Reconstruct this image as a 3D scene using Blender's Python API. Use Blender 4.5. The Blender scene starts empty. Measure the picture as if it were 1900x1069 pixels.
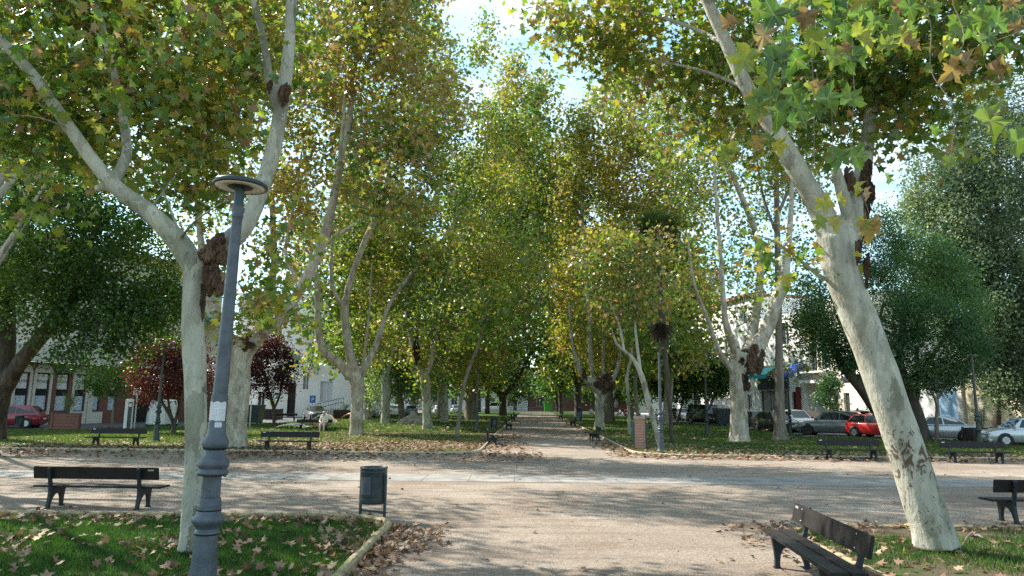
import bpy, bmesh, math, random
import numpy as np
from mathutils import Vector, Matrix, noise
R = math.radians
rng = np.random.default_rng(7)
random.seed(7)
S = bpy.context.scene
COL = S.collection

# ------------------------------------------------------------------ camera
H, F, CX, CY = 2.0, 1300.0, 950.0, 534.5          # eye height; focal length in pixels of the 1900 px wide photo
PITCH, ROLL = math.atan(211.5 / F), R(0.6)
fw = Vector((0, math.cos(PITCH), math.sin(PITCH)))
u0 = Vector((0, -math.sin(PITCH), math.cos(PITCH)))
r0 = Vector((1, 0, 0))
rt = r0 * math.cos(ROLL) + u0 * math.sin(ROLL)
up = u0 * math.cos(ROLL) - r0 * math.sin(ROLL)
cam = bpy.data.cameras.new('camera')
camo = bpy.data.objects.new('camera', cam)
COL.objects.link(camo)
cam.sensor_width = 36.0
cam.lens = F / 1900 * 36
cam.clip_end = 3000
cam.clip_start = 0.05
camo.matrix_world = Matrix(((rt.x, up.x, -fw.x, 0), (rt.y, up.y, -fw.y, 0), (rt.z, up.z, -fw.z, H), (0, 0, 0, 1)))
S.camera = camo

def ray(px, py):
    return fw + rt * ((px - CX) / F) + up * (-(py - CY) / F)
def at(px, py, Y):                                   # the point that lies Y metres ahead
    d = ray(px, py); t = Y / d.y
    return Vector((d.x * t, Y, H + d.z * t))
def G(px, py):                                       # the point of the ground
    d = ray(px, py); t = -H / d.z
    return Vector((d.x * t, d.y * t, 0))
def ms(Y, p):                                        # metres per pixel
    return p * Y / F

# ------------------------------------------------------------------ object helpers
def tag(o, label=None, cat=None, group=None, kind=None):
    if label: o['label'] = label
    if cat: o['category'] = cat
    if group: o['group'] = group
    if kind: o['kind'] = kind
    return o
def empty(name, loc, rz=0.0, label=None, cat=None, group=None):
    o = bpy.data.objects.new(name, None); COL.objects.link(o)
    o.location = loc; o.rotation_euler = (0, 0, rz)
    o.empty_display_size = 0.2
    return tag(o, label, cat, group)
def link(name, me, mat, parent=None):
    o = bpy.data.objects.new(name, me); COL.objects.link(o)
    if mat is not None:
        for m in (mat if isinstance(mat, (list, tuple)) else [mat]):
            me.materials.append(m)
    if parent is not None: o.parent = parent
    return o
def copy_tree(o, parent=None):
    c = o.copy(); COL.objects.link(c); c.parent = parent
    for ch in list(o.children): copy_tree(ch, c)
    return c

class MB:
    """collects boxes, tubes, lathes and prisms and links them as ONE mesh"""
    def __init__(s): s.v = []; s.f = []; s.mi = []; s.sm = []; s.cur = 0
    def add(s, vs, fs, smooth=False):
        n = len(s.v); s.v.extend(vs)
        for q in fs:
            s.f.append([i + n for i in q]); s.mi.append(s.cur); s.sm.append(smooth)
    def box(s, x0, x1, y0, y1, z0, z1, M=None):
        vs = [Vector((x, y, z)) for z in (z0, z1) for y in (y0, y1) for x in (x0, x1)]
        if M is not None: vs = [M @ v for v in vs]
        s.add(vs, [(0, 2, 3, 1), (4, 5, 7, 6), (0, 1, 5, 4), (2, 6, 7, 3), (0, 4, 6, 2), (1, 3, 7, 5)])
    def hexa(s, vs):                                  # eight corners in box order
        s.add([Vector(v) for v in vs], [(0, 2, 3, 1), (4, 5, 7, 6), (0, 1, 5, 4), (2, 6, 7, 3), (0, 4, 6, 2), (1, 3, 7, 5)])
    def rbox(s, x0, x1, y0, y1, z0, z1, b=0.01, M=None):   # box with chamfered edges
        bm = bmesh.new()
        bmesh.ops.create_cube(bm, size=1)
        for v in bm.verts:
            v.co = Vector((x0 + (v.co.x + .5) * (x1 - x0), y0 + (v.co.y + .5) * (y1 - y0), z0 + (v.co.z + .5) * (z1 - z0)))
        bmesh.ops.bevel(bm, geom=bm.edges[:], offset=b, segments=2, affect='EDGES')
        s.bm(bm, M)
    def bm(s, bm, M=None, smooth=False):
        bm.verts.index_update()
        s.add([(M @ v.co) if M is not None else v.co.copy() for v in bm.verts], [[v.index for v in f.verts] for f in bm.faces], smooth)
        bm.free()
    def tube(s, pts, rad, n=8, smooth=True, cap=True, wob=0.0, wf=1.0):
        pts = [Vector(p) for p in pts]
        m = len(pts)
        if not hasattr(rad, '__len__'): rad = [rad] * m
        ref = Vector((0.31, 0.95, 0.05)).normalized()
        vs = []
        for i, p in enumerate(pts):
            d = (pts[min(i + 1, m - 1)] - pts[max(i - 1, 0)])
            d = d.normalized() if d.length > 1e-9 else Vector((0, 0, 1))
            a = d.cross(ref)
            if a.length < 1e-3: a = d.cross(Vector((1, 0, 0)))
            a.normalize(); b = d.cross(a).normalized()
            for k in range(n):
                t = 2 * math.pi * k / n
                r = rad[i]
                q = a * math.cos(t) + b * math.sin(t)
                if wob: r *= 1 + wob * noise.noise((p + q * rad[i]) * wf) + .5 * wob * noise.noise((p + q * rad[i]) * wf * 2.7)
                vs.append(p + q * r)
        fs = [(i * n + k, i * n + (k + 1) % n, (i + 1) * n + (k + 1) % n, (i + 1) * n + k) for i in range(m - 1) for k in range(n)]
        s.add(vs, fs, smooth)
        if cap:
            s.add(vs[:n], [list(range(n))[::-1]]); s.add(vs[-n:], [list(range(n))])
    def lathe(s, prof, n=24, c=(0, 0, 0), flute=None, smooth=True, M=None):
        c = Vector(c); vs = []
        for i, (r, z) in enumerate(prof):
            for k in range(n):
                t = 2 * math.pi * k / n
                q = r * (1 - (flute[1] * (0.5 + 0.5 * math.cos(t * flute[0])) if flute and flute[2] <= z <= flute[3] else 0))
                v = c + Vector((q * math.cos(t), q * math.sin(t), z))
                vs.append(M @ v if M is not None else v)
        m = len(prof)
        s.add(vs, [(i * n + k, i * n + (k + 1) % n, (i + 1) * n + (k + 1) % n, (i + 1) * n + k) for i in range(m - 1) for k in range(n)], smooth)
        if prof[0][0] > 1e-4: s.add(vs[:n], [list(range(n))[::-1]])
        if prof[-1][0] > 1e-4: s.add(vs[-n:], [list(range(n))])
    def prism(s, poly, axis, a0, a1, M=None):          # 2-D outline extruded along x ('x') or y ('y') or z ('z')
        def P(u, v, a): return Vector((a, u, v)) if axis == 'x' else Vector((u, a, v)) if axis == 'y' else Vector((u, v, a))
        n = len(poly)
        vs = [P(u, v, a0) for u, v in poly] + [P(u, v, a1) for u, v in poly]
        if M is not None: vs = [M @ v for v in vs]
        s.add(vs, [list(range(n))[::-1], [n + i for i in range(n)]] + [(i, (i + 1) % n, n + (i + 1) % n, n + i) for i in range(n)])
    def build(s, name, mat, parent=None, world=False):
        me = bpy.data.meshes.new(name)
        off = Vector((0, 0, 0))
        if world and parent is not None:
            q = parent
            while q is not None: off += q.location; q = q.parent
        me.from_pydata([tuple(Vector(v) - off) for v in s.v], [], s.f)
        me.polygons.foreach_set('material_index', s.mi)
        me.update()
        bm = bmesh.new(); bm.from_mesh(me); bmesh.ops.recalc_face_normals(bm, faces=bm.faces[:]); bm.to_mesh(me); bm.free()
        me.polygons.foreach_set('use_smooth', s.sm)
        me.update()
        return link(name, me, mat, parent)

def np_mesh(name, V, T, tint=None):
    """V (n,3) vertices, T (m,k) polygons of one size, tint per polygon"""
    me = bpy.data.meshes.new(name)
    V = np.ascontiguousarray(V, np.float32); T = np.ascontiguousarray(T, np.int32)
    m, k = T.shape
    me.vertices.add(len(V)); me.vertices.foreach_set('co', V.ravel())
    me.loops.add(m * k); me.loops.foreach_set('vertex_index', T.ravel())
    me.polygons.add(m); me.polygons.foreach_set('loop_start', np.arange(0, m * k, k, dtype=np.int32))
    me.update(calc_edges=True)
    if tint is not None:
        a = me.attributes.new('tint', 'FLOAT', 'FACE'); a.data.foreach_set('value', np.ascontiguousarray(tint, np.float32))
    return me

# ------------------------------------------------------------------ materials
def newmat(name):
    m = bpy.data.materials.new(name); m.use_nodes = True
    nt = m.node_tree; b = nt.nodes['Principled BSDF']
    return m, nt, b
def N(nt, t, **kw):
    n = nt.nodes.new(t)
    for k, v in kw.items(): setattr(n, k, v)
    return n
def ramp(nt, fac, stops, interp='LINEAR'):
    r = N(nt, 'ShaderNodeValToRGB'); r.color_ramp.interpolation = interp
    e = r.color_ramp.elements
    while len(e) < len(stops): e.new(0.5)
    for x, (p, c) in zip(e, stops): x.position = p; x.color = (*c, 1) if len(c) == 3 else c
    nt.links.new(fac, r.inputs[0]); return r.outputs[0]
def coords(nt, scale=(1, 1, 1), kind='Object'):
    tc = N(nt, 'ShaderNodeTexCoord'); mp = N(nt, 'ShaderNodeMapping'); mp.inputs['Scale'].default_value = scale
    nt.links.new(tc.outputs[kind], mp.inputs[0]); return mp.outputs[0]
def nz(nt, vec, scale, detail=4, rough=0.6, out='Fac', dist=0.0):
    n = N(nt, 'ShaderNodeTexNoise'); n.inputs['Scale'].default_value = scale; n.inputs['Detail'].default_value = detail
    n.inputs['Roughness'].default_value = rough; n.inputs['Distortion'].default_value = dist
    nt.links.new(vec, n.inputs['Vector']); return n.outputs[out]
def mix(nt, fac, a, b, mode='MIX'):
    m = N(nt, 'ShaderNodeMix', data_type='RGBA', blend_type=mode)
    for sock, v in ((m.inputs[0], fac), (m.inputs[6], a), (m.inputs[7], b)):
        if hasattr(v, 'is_output'): nt.links.new(v, sock)
        else: sock.default_value = (*v, 1) if hasattr(v, '__len__') and len(v) == 3 else v
    return m.outputs[2]
def bump(nt, b, h, strength=0.3, dist=0.02):
    n = N(nt, 'ShaderNodeBump'); n.inputs['Strength'].default_value = strength; n.inputs['Distance'].default_value = dist
    nt.links.new(h, n.inputs['Height']); nt.links.new(n.outputs[0], b.inputs['Normal'])
def plain(name, c, rough=0.6, metal=0.0, var=0.25, scale=6.0, bmp=0.0, spec=0.5, coat=0.0, bscale=40.0):
    m, nt, b = newmat(name)
    v = coords(nt)
    f = nz(nt, v, scale, 5, 0.65)
    lo = tuple(max(0, x * (1 - var)) for x in c); hi = tuple(min(1, x * (1 + var)) for x in c)
    nt.links.new(ramp(nt, f, [(0.3, lo), (0.7, hi)]), b.inputs['Base Color'])
    b.inputs['Roughness'].default_value = rough; b.inputs['Metallic'].default_value = metal
    b.inputs['Specular IOR Level'].default_value = spec; b.inputs['Coat Weight'].default_value = coat
    if bmp: bump(nt, b, nz(nt, v, bscale, 4, 0.6), bmp, 0.01)
    return m
def glassy(name, c, rough=0.06):
    m, nt, b = newmat(name)
    b.inputs['Base Color'].default_value = (*c, 1); b.inputs['Roughness'].default_value = rough
    b.inputs['Specular IOR Level'].default_value = 0.8
    return m

def leaf_mat(name, stops, trans=0.4, rough=0.45, boost=1.7, spec=0.35, blotch=0.0):
    m, nt, b = newmat(name)
    a = N(nt, 'ShaderNodeAttribute', attribute_name='tint')
    v = coords(nt)
    fine = nz(nt, v, 30, 2)
    add = N(nt, 'ShaderNodeMath', operation='MULTIPLY_ADD'); add.inputs[1].default_value = 0.10; nt.links.new(fine, add.inputs[0]); nt.links.new(a.outputs['Fac'], add.inputs[2])
    sub = N(nt, 'ShaderNodeMath', operation='SUBTRACT'); nt.links.new(add.outputs[0], sub.inputs[0]); sub.inputs[1].default_value = 0.05
    c = ramp(nt, sub.outputs[0], stops)
    if blotch:
        k = ramp(nt, nz(nt, v, 24, 4, .7), [(.56, (0,) * 3), (.68, (blotch,) * 3)])
        c = mix(nt, k, c, (0.20, 0.11, 0.05))
        ve = N(nt, 'ShaderNodeAttribute', attribute_name='vein')
        k = ramp(nt, ve.outputs['Fac'], [(.90, (0,) * 3), (.985, (.7,) * 3)])
        c = mix(nt, k, c, (0.34, 0.36, 0.16))
    nt.links.new(c, b.inputs['Base Color'])
    b.inputs['Roughness'].default_value = rough; b.inputs['Specular IOR Level'].default_value = spec
    t = N(nt, 'ShaderNodeBsdfTranslucent')
    tc = mix(nt, 1.0, c, (boost * .88, boost * 1.02, boost * 0.55), 'MULTIPLY')
    nt.links.new(tc, t.inputs['Color'])
    mx = N(nt, 'ShaderNodeMixShader'); mx.inputs[0].default_value = trans
    nt.links.new(b.outputs[0], mx.inputs[1]); nt.links.new(t.outputs[0], mx.inputs[2])
    nt.links.new(mx.outputs[0], nt.nodes['Material Output'].inputs['Surface'])
    return m
def bark_mat(name, pale, mid, dark, fleck=0.5, vs=0.45, scabs=None, rough=0.8, plates=0.45):
    m, nt, b = newmat(name)
    v = coords(nt, (1, 1, vs))
    n1 = nz(nt, v, 3.2, 6, 0.6, dist=0.6)
    c = ramp(nt, n1, [(0.36, dark), (0.46, mid), (0.56, pale), (0.72, tuple(min(1, x * 1.12) for x in pale))])
    n0 = nz(nt, coords(nt, (1.3, 1.3, vs * .55)), 7.0, 6, 0.7, dist=0.4)
    c = mix(nt, 1.0, c, ramp(nt, n0, [(0.36, (0.60, 0.60, 0.57)), (0.52, (0.98,) * 3), (0.64, (1.22, 1.20, 1.16))]), 'MULTIPLY')
    vo0 = N(nt, 'ShaderNodeTexVoronoi'); vo0.inputs['Scale'].default_value = 4.5
    wv = N(nt, 'ShaderNodeVectorMath', operation='MULTIPLY_ADD'); nt.links.new(nz(nt, v, 5.0, 4, .65, out='Color'), wv.inputs[0]); wv.inputs[1].default_value = (.55, .55, .55); nt.links.new(v, wv.inputs[2])
    nt.links.new(wv.outputs[0], vo0.inputs['Vector'])
    bw = N(nt, 'ShaderNodeRGBToBW'); nt.links.new(vo0.outputs['Color'], bw.inputs[0])
    pk = ramp(nt, bw.outputs[0], [(0.0, tuple(x * 1.15 for x in pale)), (0.42, pale), (0.60, mid), (0.74, dark)], 'CONSTANT')
    c = mix(nt, plates, c, pk)
    n2 = nz(nt, coords(nt, (1, 1, vs * .8)), 9.0, 5, 0.7, dist=0.8)
    k = ramp(nt, n2, [(0.50, (0, 0, 0)), (0.62, (fleck, fleck, fleck))])
    c = mix(nt, k, c, mid)
    n3 = nz(nt, coords(nt, (1, 1, .35)), 15, 4, 0.75)
    k3 = ramp(nt, n3, [(0.61, (0, 0, 0)), (0.68, (fleck, fleck, fleck))])
    c = mix(nt, k3, c, tuple(x * .33 for x in dark))
    if scabs:
        sx = N(nt, 'ShaderNodeSeparateXYZ'); nt.links.new(coords(nt), sx.inputs[0])
        band = ramp(nt, sx.outputs['Z'], [(0.0, (0.09,) * 3), (scabs[0] / 10, (0.10,) * 3), (scabs[1] / 10, (0.23,) * 3), (scabs[2] / 10, (0.0,) * 3)])
        # z runs in metres; scale it to 0..1 over ten metres
        dv = N(nt, 'ShaderNodeMath', operation='MULTIPLY'); dv.inputs[1].default_value = 0.1
        nt.links.new(sx.outputs['Z'], dv.inputs[0])
        rn = band.node; nt.links.new(dv.outputs[0], rn.inputs[0])
        n4 = nz(nt, coords(nt, (1, 1, .7)), 9.0, 5, .62, dist=1.2)
        ls = N(nt, 'ShaderNodeMath', operation='ADD'); nt.links.new(n4, ls.inputs[0]); nt.links.new(band, ls.inputs[1])
        sc_ = ramp(nt, ls.outputs[0], [(.70, (0,) * 3), (.735, (.9,) * 3)])
        c = mix(nt, sc_, c, (0.075, 0.045, 0.028))
    nt.links.new(c, b.inputs['Base Color'])
    b.inputs['Roughness'].default_value = rough; b.inputs['Specular IOR Level'].default_value = 0.2
    bump(nt, b, nz(nt, coords(nt, (1, 1, .3)), 14, 5, 0.65), 0.8, 0.04)
    return m

PLANE = [(0.0, (0.040, 0.095, 0.022)), (0.22, (0.085, 0.16, 0.026)), (0.42, (0.17, 0.215, 0.030)), (0.60, (0.35, 0.31, 0.045)),
         (0.74, (0.33, 0.22, 0.05)), (0.86, (0.21, 0.11, 0.05)), (1.0, (0.36, 0.24, 0.155))]
M = {}
M['plane_leaf'] = leaf_mat('plane leaf', PLANE, 0.45, boost=1.55, spec=.6, rough=.36, blotch=.6)
M['dark_leaf'] = leaf_mat('dark green leaf', [(0, (0.028, 0.070, 0.018)), (0.6, (0.065, 0.125, 0.026)), (1, (0.15, 0.20, 0.036))], 0.45)
M['grey_leaf'] = leaf_mat('grey green leaf', [(0, (0.05, 0.085, 0.045)), (0.5, (0.11, 0.155, 0.085)), (1, (0.25, 0.30, 0.16))], 0.3)
M['fern_leaf'] = leaf_mat('feathery leaf', [(0, (0.028, 0.072, 0.034)), (0.6, (0.055, 0.122, 0.046)), (1, (0.13, 0.19, 0.06))], 0.4)
M['plum_leaf'] = leaf_mat('purple leaf', [(0, (0.035, 0.012, 0.014)), (0.6, (0.095, 0.022, 0.022)), (1, (0.22, 0.055, 0.03))], 0.3, boost=1.4)
M['fresh_leaf'] = leaf_mat('fresh leaf', [(0, (0.06, 0.13, 0.02)), (0.6, (0.13, 0.21, 0.03)), (1, (0.22, 0.27, 0.05))], 0.4)
M['willow_leaf'] = leaf_mat('pale weeping leaf', [(0, (0.09, 0.14, 0.045)), (1, (0.20, 0.25, 0.09))], 0.4)
M['palm_leaf'] = leaf_mat('palm frond', [(0, (0.018, 0.045, 0.014)), (1, (0.06, 0.10, 0.025))], 0.2)
M['dry_frond'] = leaf_mat('dry frond', [(0, (0.035, 0.027, 0.02)), (1, (0.10, 0.08, 0.062))], 0.2)
M['litter'] = leaf_mat('fallen leaf', [(0, (0.075, 0.038, 0.022)), (0.35, (0.19, 0.112, 0.072)), (0.7, (0.33, 0.215, 0.145)), (0.9, (0.46, 0.33, 0.21)), (1, (0.42, 0.34, 0.10))], 0.15, boost=1.2, rough=.65)
M['grass'] = leaf_mat('grass', [(0, (0.016, 0.048, 0.009)), (0.5, (0.042, 0.095, 0.016)), (0.80, (0.10, 0.15, 0.03)), (1, (0.24, 0.21, 0.09))], 0.35, boost=1.6)
M['bark'] = bark_mat('plane bark', (0.37, 0.36, 0.30), (0.235, 0.23, 0.175), (0.125, 0.12, 0.088), 0.65, plates=.66)
M['bark_scab'] = bark_mat('plane bark with scabs', (0.385, 0.375, 0.32), (0.27, 0.265, 0.21), (0.165, 0.16, 0.12), 0.55, scabs=(0.9, 1.35, 1.9), plates=.5)
M['bark_fleck'] = bark_mat('flecked plane bark', (0.42, 0.39, 0.32), (0.29, 0.255, 0.19), (0.17, 0.145, 0.10), 0.8)
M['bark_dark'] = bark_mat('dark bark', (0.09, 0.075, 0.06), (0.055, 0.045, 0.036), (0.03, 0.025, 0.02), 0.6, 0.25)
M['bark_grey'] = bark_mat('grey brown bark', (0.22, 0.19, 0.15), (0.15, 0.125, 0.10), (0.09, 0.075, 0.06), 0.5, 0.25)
M['wound'] = bark_mat('rotten wood', (0.13, 0.080, 0.050), (0.052, 0.031, 0.022), (0.017, 0.011, 0.009), 0.9, 0.35)
M['twig'] = plain('twig', (0.16, 0.13, 0.095), 0.8)
M['iron'] = plain('cast iron paint', (0.014, 0.019, 0.025), 0.5, 0, 0.35, 14, 0.15, spec=.35)
M['lamp_paint'] = plain('grey blue lamp paint', (0.058, 0.070, 0.090), 0.5, 0, 0.45, 7, 0.25)
M['lamp_head'] = plain('dark green lamp paint', (0.010, 0.025, 0.028), 0.35, 0, 0.15)
M['lens'] = plain('lamp lens', (0.72, 0.66, 0.58), 0.3, 0, 0.08)
M['bench_wood'] = plain('bench board', (0.013, 0.0105, 0.0098), 0.6, 0, 0.45, 7, 0.2, spec=.3)
M['bin_paint'] = plain('dark grey bin paint', (0.035, 0.050, 0.058), 0.34, 0, 0.5, 5, .1)
M['white_paint'] = plain('white paint', (0.75, 0.75, 0.73), 0.6, 0, 0.06)
M['metal'] = plain('galvanised metal', (0.45, 0.46, 0.47), 0.4, 0.6, 0.12)
M['tyre'] = plain('tyre', (0.015, 0.015, 0.016), 0.8)
M['rim'] = plain('alloy rim', (0.42, 0.43, 0.45), 0.3, 0.7, 0.1)
M['car_glass'] = glassy('car glass', (0.012, 0.016, 0.018))
M['win_glass'] = glassy('window glass', (0.03, 0.04, 0.05), 0.08)
M['tail'] = plain('tail lamp', (0.35, 0.012, 0.014), 0.2, 0, 0.1)
M['headlamp'] = plain('headlamp', (0.65, 0.67, 0.70), 0.12, 0, 0.05)
M['black'] = plain('black plastic', (0.013, 0.013, 0.014), 0.6)
M['wood'] = plain('stained planter wood', (0.24, 0.10, 0.08), 0.65, 0, 0.35, 10)
M['wood_dark'] = plain('dark planter wood', (0.045, 0.03, 0.026), 0.7, 0, 0.35, 10)
M['stone'] = plain('boulder stone', (0.30, 0.25, 0.20), 0.9, 0, 0.35, 4, 0.5)
# ------------------------------------------------------------------ ground materials
def sand_mat():
    m, nt, b = newmat('compacted sand')
    v = coords(nt)
    big = nz(nt, v, 0.22, 5, 0.6)
    c = ramp(nt, big, [(0.30, (0.212, 0.172, 0.136)), (0.5, (0.296, 0.247, 0.201)), (0.7, (0.395, 0.338, 0.278))])
    med = nz(nt, v, 2.2, 6, 0.7)
    c = mix(nt, ramp(nt, med, [(0.45, (0, 0, 0)), (0.72, (0.55,) * 3)]), c, (0.235, 0.175, 0.135))
    tr = nz(nt, coords(nt, (.25, 1.6, 1)), 1.1, 5, 0.65, dist=1.0)
    c = mix(nt, ramp(nt, tr, [(0.48, (0, 0, 0)), (0.62, (0.7,) * 3)]), c, (0.19, 0.145, 0.115))
    damp = nz(nt, v, .55, 4, .6, dist=.8)
    c = mix(nt, ramp(nt, damp, [(0.54, (0, 0, 0)), (0.66, (0.6,) * 3)]), c, (0.215, 0.155, 0.11))
    fine = nz(nt, v, 38, 4, 0.75)
    c = mix(nt, 0.75, c, ramp(nt, fine, [(0.34, (0.30,) * 3), (0.5, (0.95,) * 3), (0.68, (1.5,) * 3)]), 'MULTIPLY')
    vo = N(nt, 'ShaderNodeTexVoronoi'); vo.inputs['Scale'].default_value = 26; nt.links.new(v, vo.inputs['Vector'])
    k = ramp(nt, vo.outputs['Distance'], [(0.07, (1,) * 3), (0.12, (0,) * 3)])
    k2 = ramp(nt, nz(nt, v, 7, 2), [(0.55, (0,) * 3), (0.6, (0.8,) * 3)])
    kk = mix(nt, 1.0, k, k2, 'MULTIPLY')
    c = mix(nt, kk, c, (0.09, 0.065, 0.05))
    grit = nz(nt, v, 13, 5, 0.8)
    c = mix(nt, 0.85, c, ramp(nt, grit, [(0.34, (0.60,) * 3), (0.5, (0.98,) * 3), (0.66, (1.3,) * 3)]), 'MULTIPLY')
    h = mix(nt, 0.5, fine, med)
    nt.links.new(c, b.inputs['Base Color'])
    b.inputs['Roughness'].default_value = 0.95; b.inputs['Specular IOR Level'].default_value = 0.15
    bump(nt, b, h, 0.8, 0.05)
    return m
def soil_mat(name, green, soil, lo, hi, sc=1.2):
    m, nt, b = newmat(name)
    v = coords(nt)
    k = ramp(nt, nz(nt, v, sc, 6, 0.7), [(lo, (0,) * 3), (hi, (1,) * 3)])
    c = mix(nt, k, soil, green)
    c = mix(nt, 0.8, c, ramp(nt, nz(nt, v, 30, 4, 0.75), [(0.3, (0.45,) * 3), (0.7, (1.4,) * 3)]), 'MULTIPLY')
    nt.links.new(c, b.inputs['Base Color']); b.inputs['Roughness'].default_value = 0.95; b.inputs['Specular IOR Level'].default_value = 0.1
    bump(nt, b, nz(nt, v, 22, 5, 0.7), 0.8, 0.04)
    return m
M['sand'] = sand_mat()
M['lawn'] = soil_mat('lawn soil', (0.045, 0.10, 0.016), (0.10, 0.075, 0.05), 0.30, 0.5)
M['lawn_leafy'] = soil_mat('leafy lawn soil', (0.06, 0.105, 0.018), (0.16, 0.10, 0.06), 0.38, 0.62, 0.5)
M['lawn_bare'] = soil_mat('bare lawn soil', (0.045, 0.085, 0.018), (0.115, 0.085, 0.06), 0.46, 0.64, 0.7)
M['slab'] = plain('pale concrete slab', (0.205, 0.193, 0.178), 0.85, 0, 0.4, 1.7, 0.3)
M['asphalt'] = plain('asphalt', (0.075, 0.075, 0.078), 0.9, 0, 0.3, 3, 0.3)
M['pavement'] = plain('pavement', (0.36, 0.35, 0.335), 0.9, 0, 0.18, 2, 0.2)
M['kerb'] = plain('mossy kerb concrete', (0.26, 0.215, 0.12), 0.95, 0, 0.55, 7, 0.6)
M['kerb_far'] = plain('kerb concrete', (0.36, 0.30, 0.22), 0.95, 0, 0.35, 5, 0.4)

def sheet(name, poly, z, mat, kind='structure'):
    mb = MB()
    mb.add([Vector((x, y, z)) for x, y in poly], [list(range(len(poly)))])
    o = mb.build(name, mat); o['kind'] = kind
    return o
def arc(cx, cy, r, a0, a1, n=8):
    return [(cx + r * math.cos(R(a0 + (a1 - a0) * i / n)), cy + r * math.sin(R(a0 + (a1 - a0) * i / n))) for i in range(n + 1)]

mb = MB(); n = 24
mb.add([Vector((-700 + 1400 * i / n, -500 + 1400 * j / n, 0)) for j in range(n + 1) for i in range(n + 1)],
       [(j * (n + 1) + i, j * (n + 1) + i + 1, (j + 1) * (n + 1) + i + 1, (j + 1) * (n + 1) + i) for j in range(n) for i in range(n)])
mb.build('ground', M['sand'])['kind'] = 'structure'

def axis(y): return 0.96 + 0.029 * y
near_left = [(-16, 1.0), (-1.9, 1.0), (-1.9, 11.3)] + arc(-2.75, 11.35, .85, 0, 90, 8) + [(-16, 12.2)]
near_right = [(4.4, 1.0), (20, 1.0), (20, 12.1), (5.6, 12.1)] + arc(5.3, 11.2, .9, 90, 180, 8)
sheet('lawn', near_left, 0.03, M['lawn'])
sheet('lawn', near_right, 0.02, M['lawn_bare'])
lf = [(-38, 27.2), (-3.2, 27.2)] + arc(-3.0, 29.0, 1.8, -90, 0, 8)
left_front = lf + [(axis(44) - 3.1, 44), (-31, 44)]
left_back = [(-27, 46), (axis(46) - 3.1, 46), (axis(135) - 3.1, 135), (-15, 135), (-18, 80), (-20, 58), (-24, 49)]
rf = arc(6.9, 29.3, 2.0, 180, 270, 8) + [(38, 27.3)]
right_front = rf + [(31, 38.5), (21, 44.5), (axis(45) + 3.1, 45.5)]
right_back = [(axis(47) + 3.1, 47), (19.3, 46.5), (18.8, 60), (18, 90), (17, 135), (axis(135) + 3.1, 135)]
sheet('lawn', left_front, 0.03, M['lawn_leafy'])
sheet('lawn', left_back, 0.03, M['lawn'])
sheet('lawn', right_front, 0.03, M['lawn_leafy'])
sheet('lawn', right_back, 0.03, M['lawn'])

# slab channel that crosses the sand
mb = MB()
x = -40.0
while x < 42:
    w = 1.18
    mb.box(x, x + w - .012, 18.25, 19.1, -0.05, 0.006 + .004 * random.random())
    mb.box(x, x + w - .012, 19.112, 20.0, -0.05, 0.006 + .004 * random.random())
    x += w
mb.build('paved_path', M['slab'])['kind'] = 'structure'

def kerb(name, pts, mat, w=0.11, h=0.12, mod=0.24):
    """low scalloped edging: a run of round topped concrete pieces"""
    mb = MB(); pts = [Vector((*p, 0)) for p in pts]
    run = []
    for a, b in zip(pts[:-1], pts[1:]):
        L = (b - a).length; k = max(1, round(L / .06))
        run += [a + (b - a) * (i / k) for i in range(k)]
    run.append(pts[-1])
    vs = []; d = 0
    for i, p in enumerate(run):
        t = (run[min(i + 1, len(run) - 1)] - run[max(i - 1, 0)]).normalized(); nn = Vector((-t.y, t.x, 0))
        if i: d += (p - run[i - 1]).length
        s = abs(math.sin(math.pi * d / mod)) ** .5
        hh = h * (.74 + .26 * s) + .012 * noise.noise(p * 3); ww = w * (.8 + .2 * s)
        vs += [p - nn * ww * .5 + Vector((0, 0, -.05)), p - nn * ww * .5 + Vector((0, 0, hh * .75)), p - nn * ww * .22 + Vector((0, 0, hh)),
               p + nn * ww * .22 + Vector((0, 0, hh)), p + nn * ww * .5 + Vector((0, 0, hh * .75)), p + nn * ww * .5 + Vector((0, 0, -.05))]
    mb.add(vs, [(i * 6 + k, i * 6 + k + 1, i * 6 + k + 7, i * 6 + k + 6) for i in range(len(run) - 1) for k in range(5)])
    mb.add(vs[:6], [list(range(6))]); mb.add(vs[-6:], [list(range(6))])
    mb.build(name, mat)['kind'] = 'structure'
kerb('kerb', near_left[1:], M['kerb'], .12, .13)
kerb('kerb', [near_right[0]] + near_right[:3:-1] + [(20, 12.1)], M['kerb'], .11, .055)
kerb('kerb', [p for p in lf] + [(axis(44) - 3.1, 44)], M['kerb_far'])
kerb('kerb', rf[::-1] + [(axis(45.5) + 3.1, 45.5)], M['kerb_far'])
kerb('kerb', [(axis(46) - 3.1, 46), (axis(90) - 3.1, 90)], M['kerb_far'], mod=.6)
kerb('kerb', [(axis(47) + 3.1, 47), (axis(90) + 3.1, 90)], M['kerb_far'], mod=.6)

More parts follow.
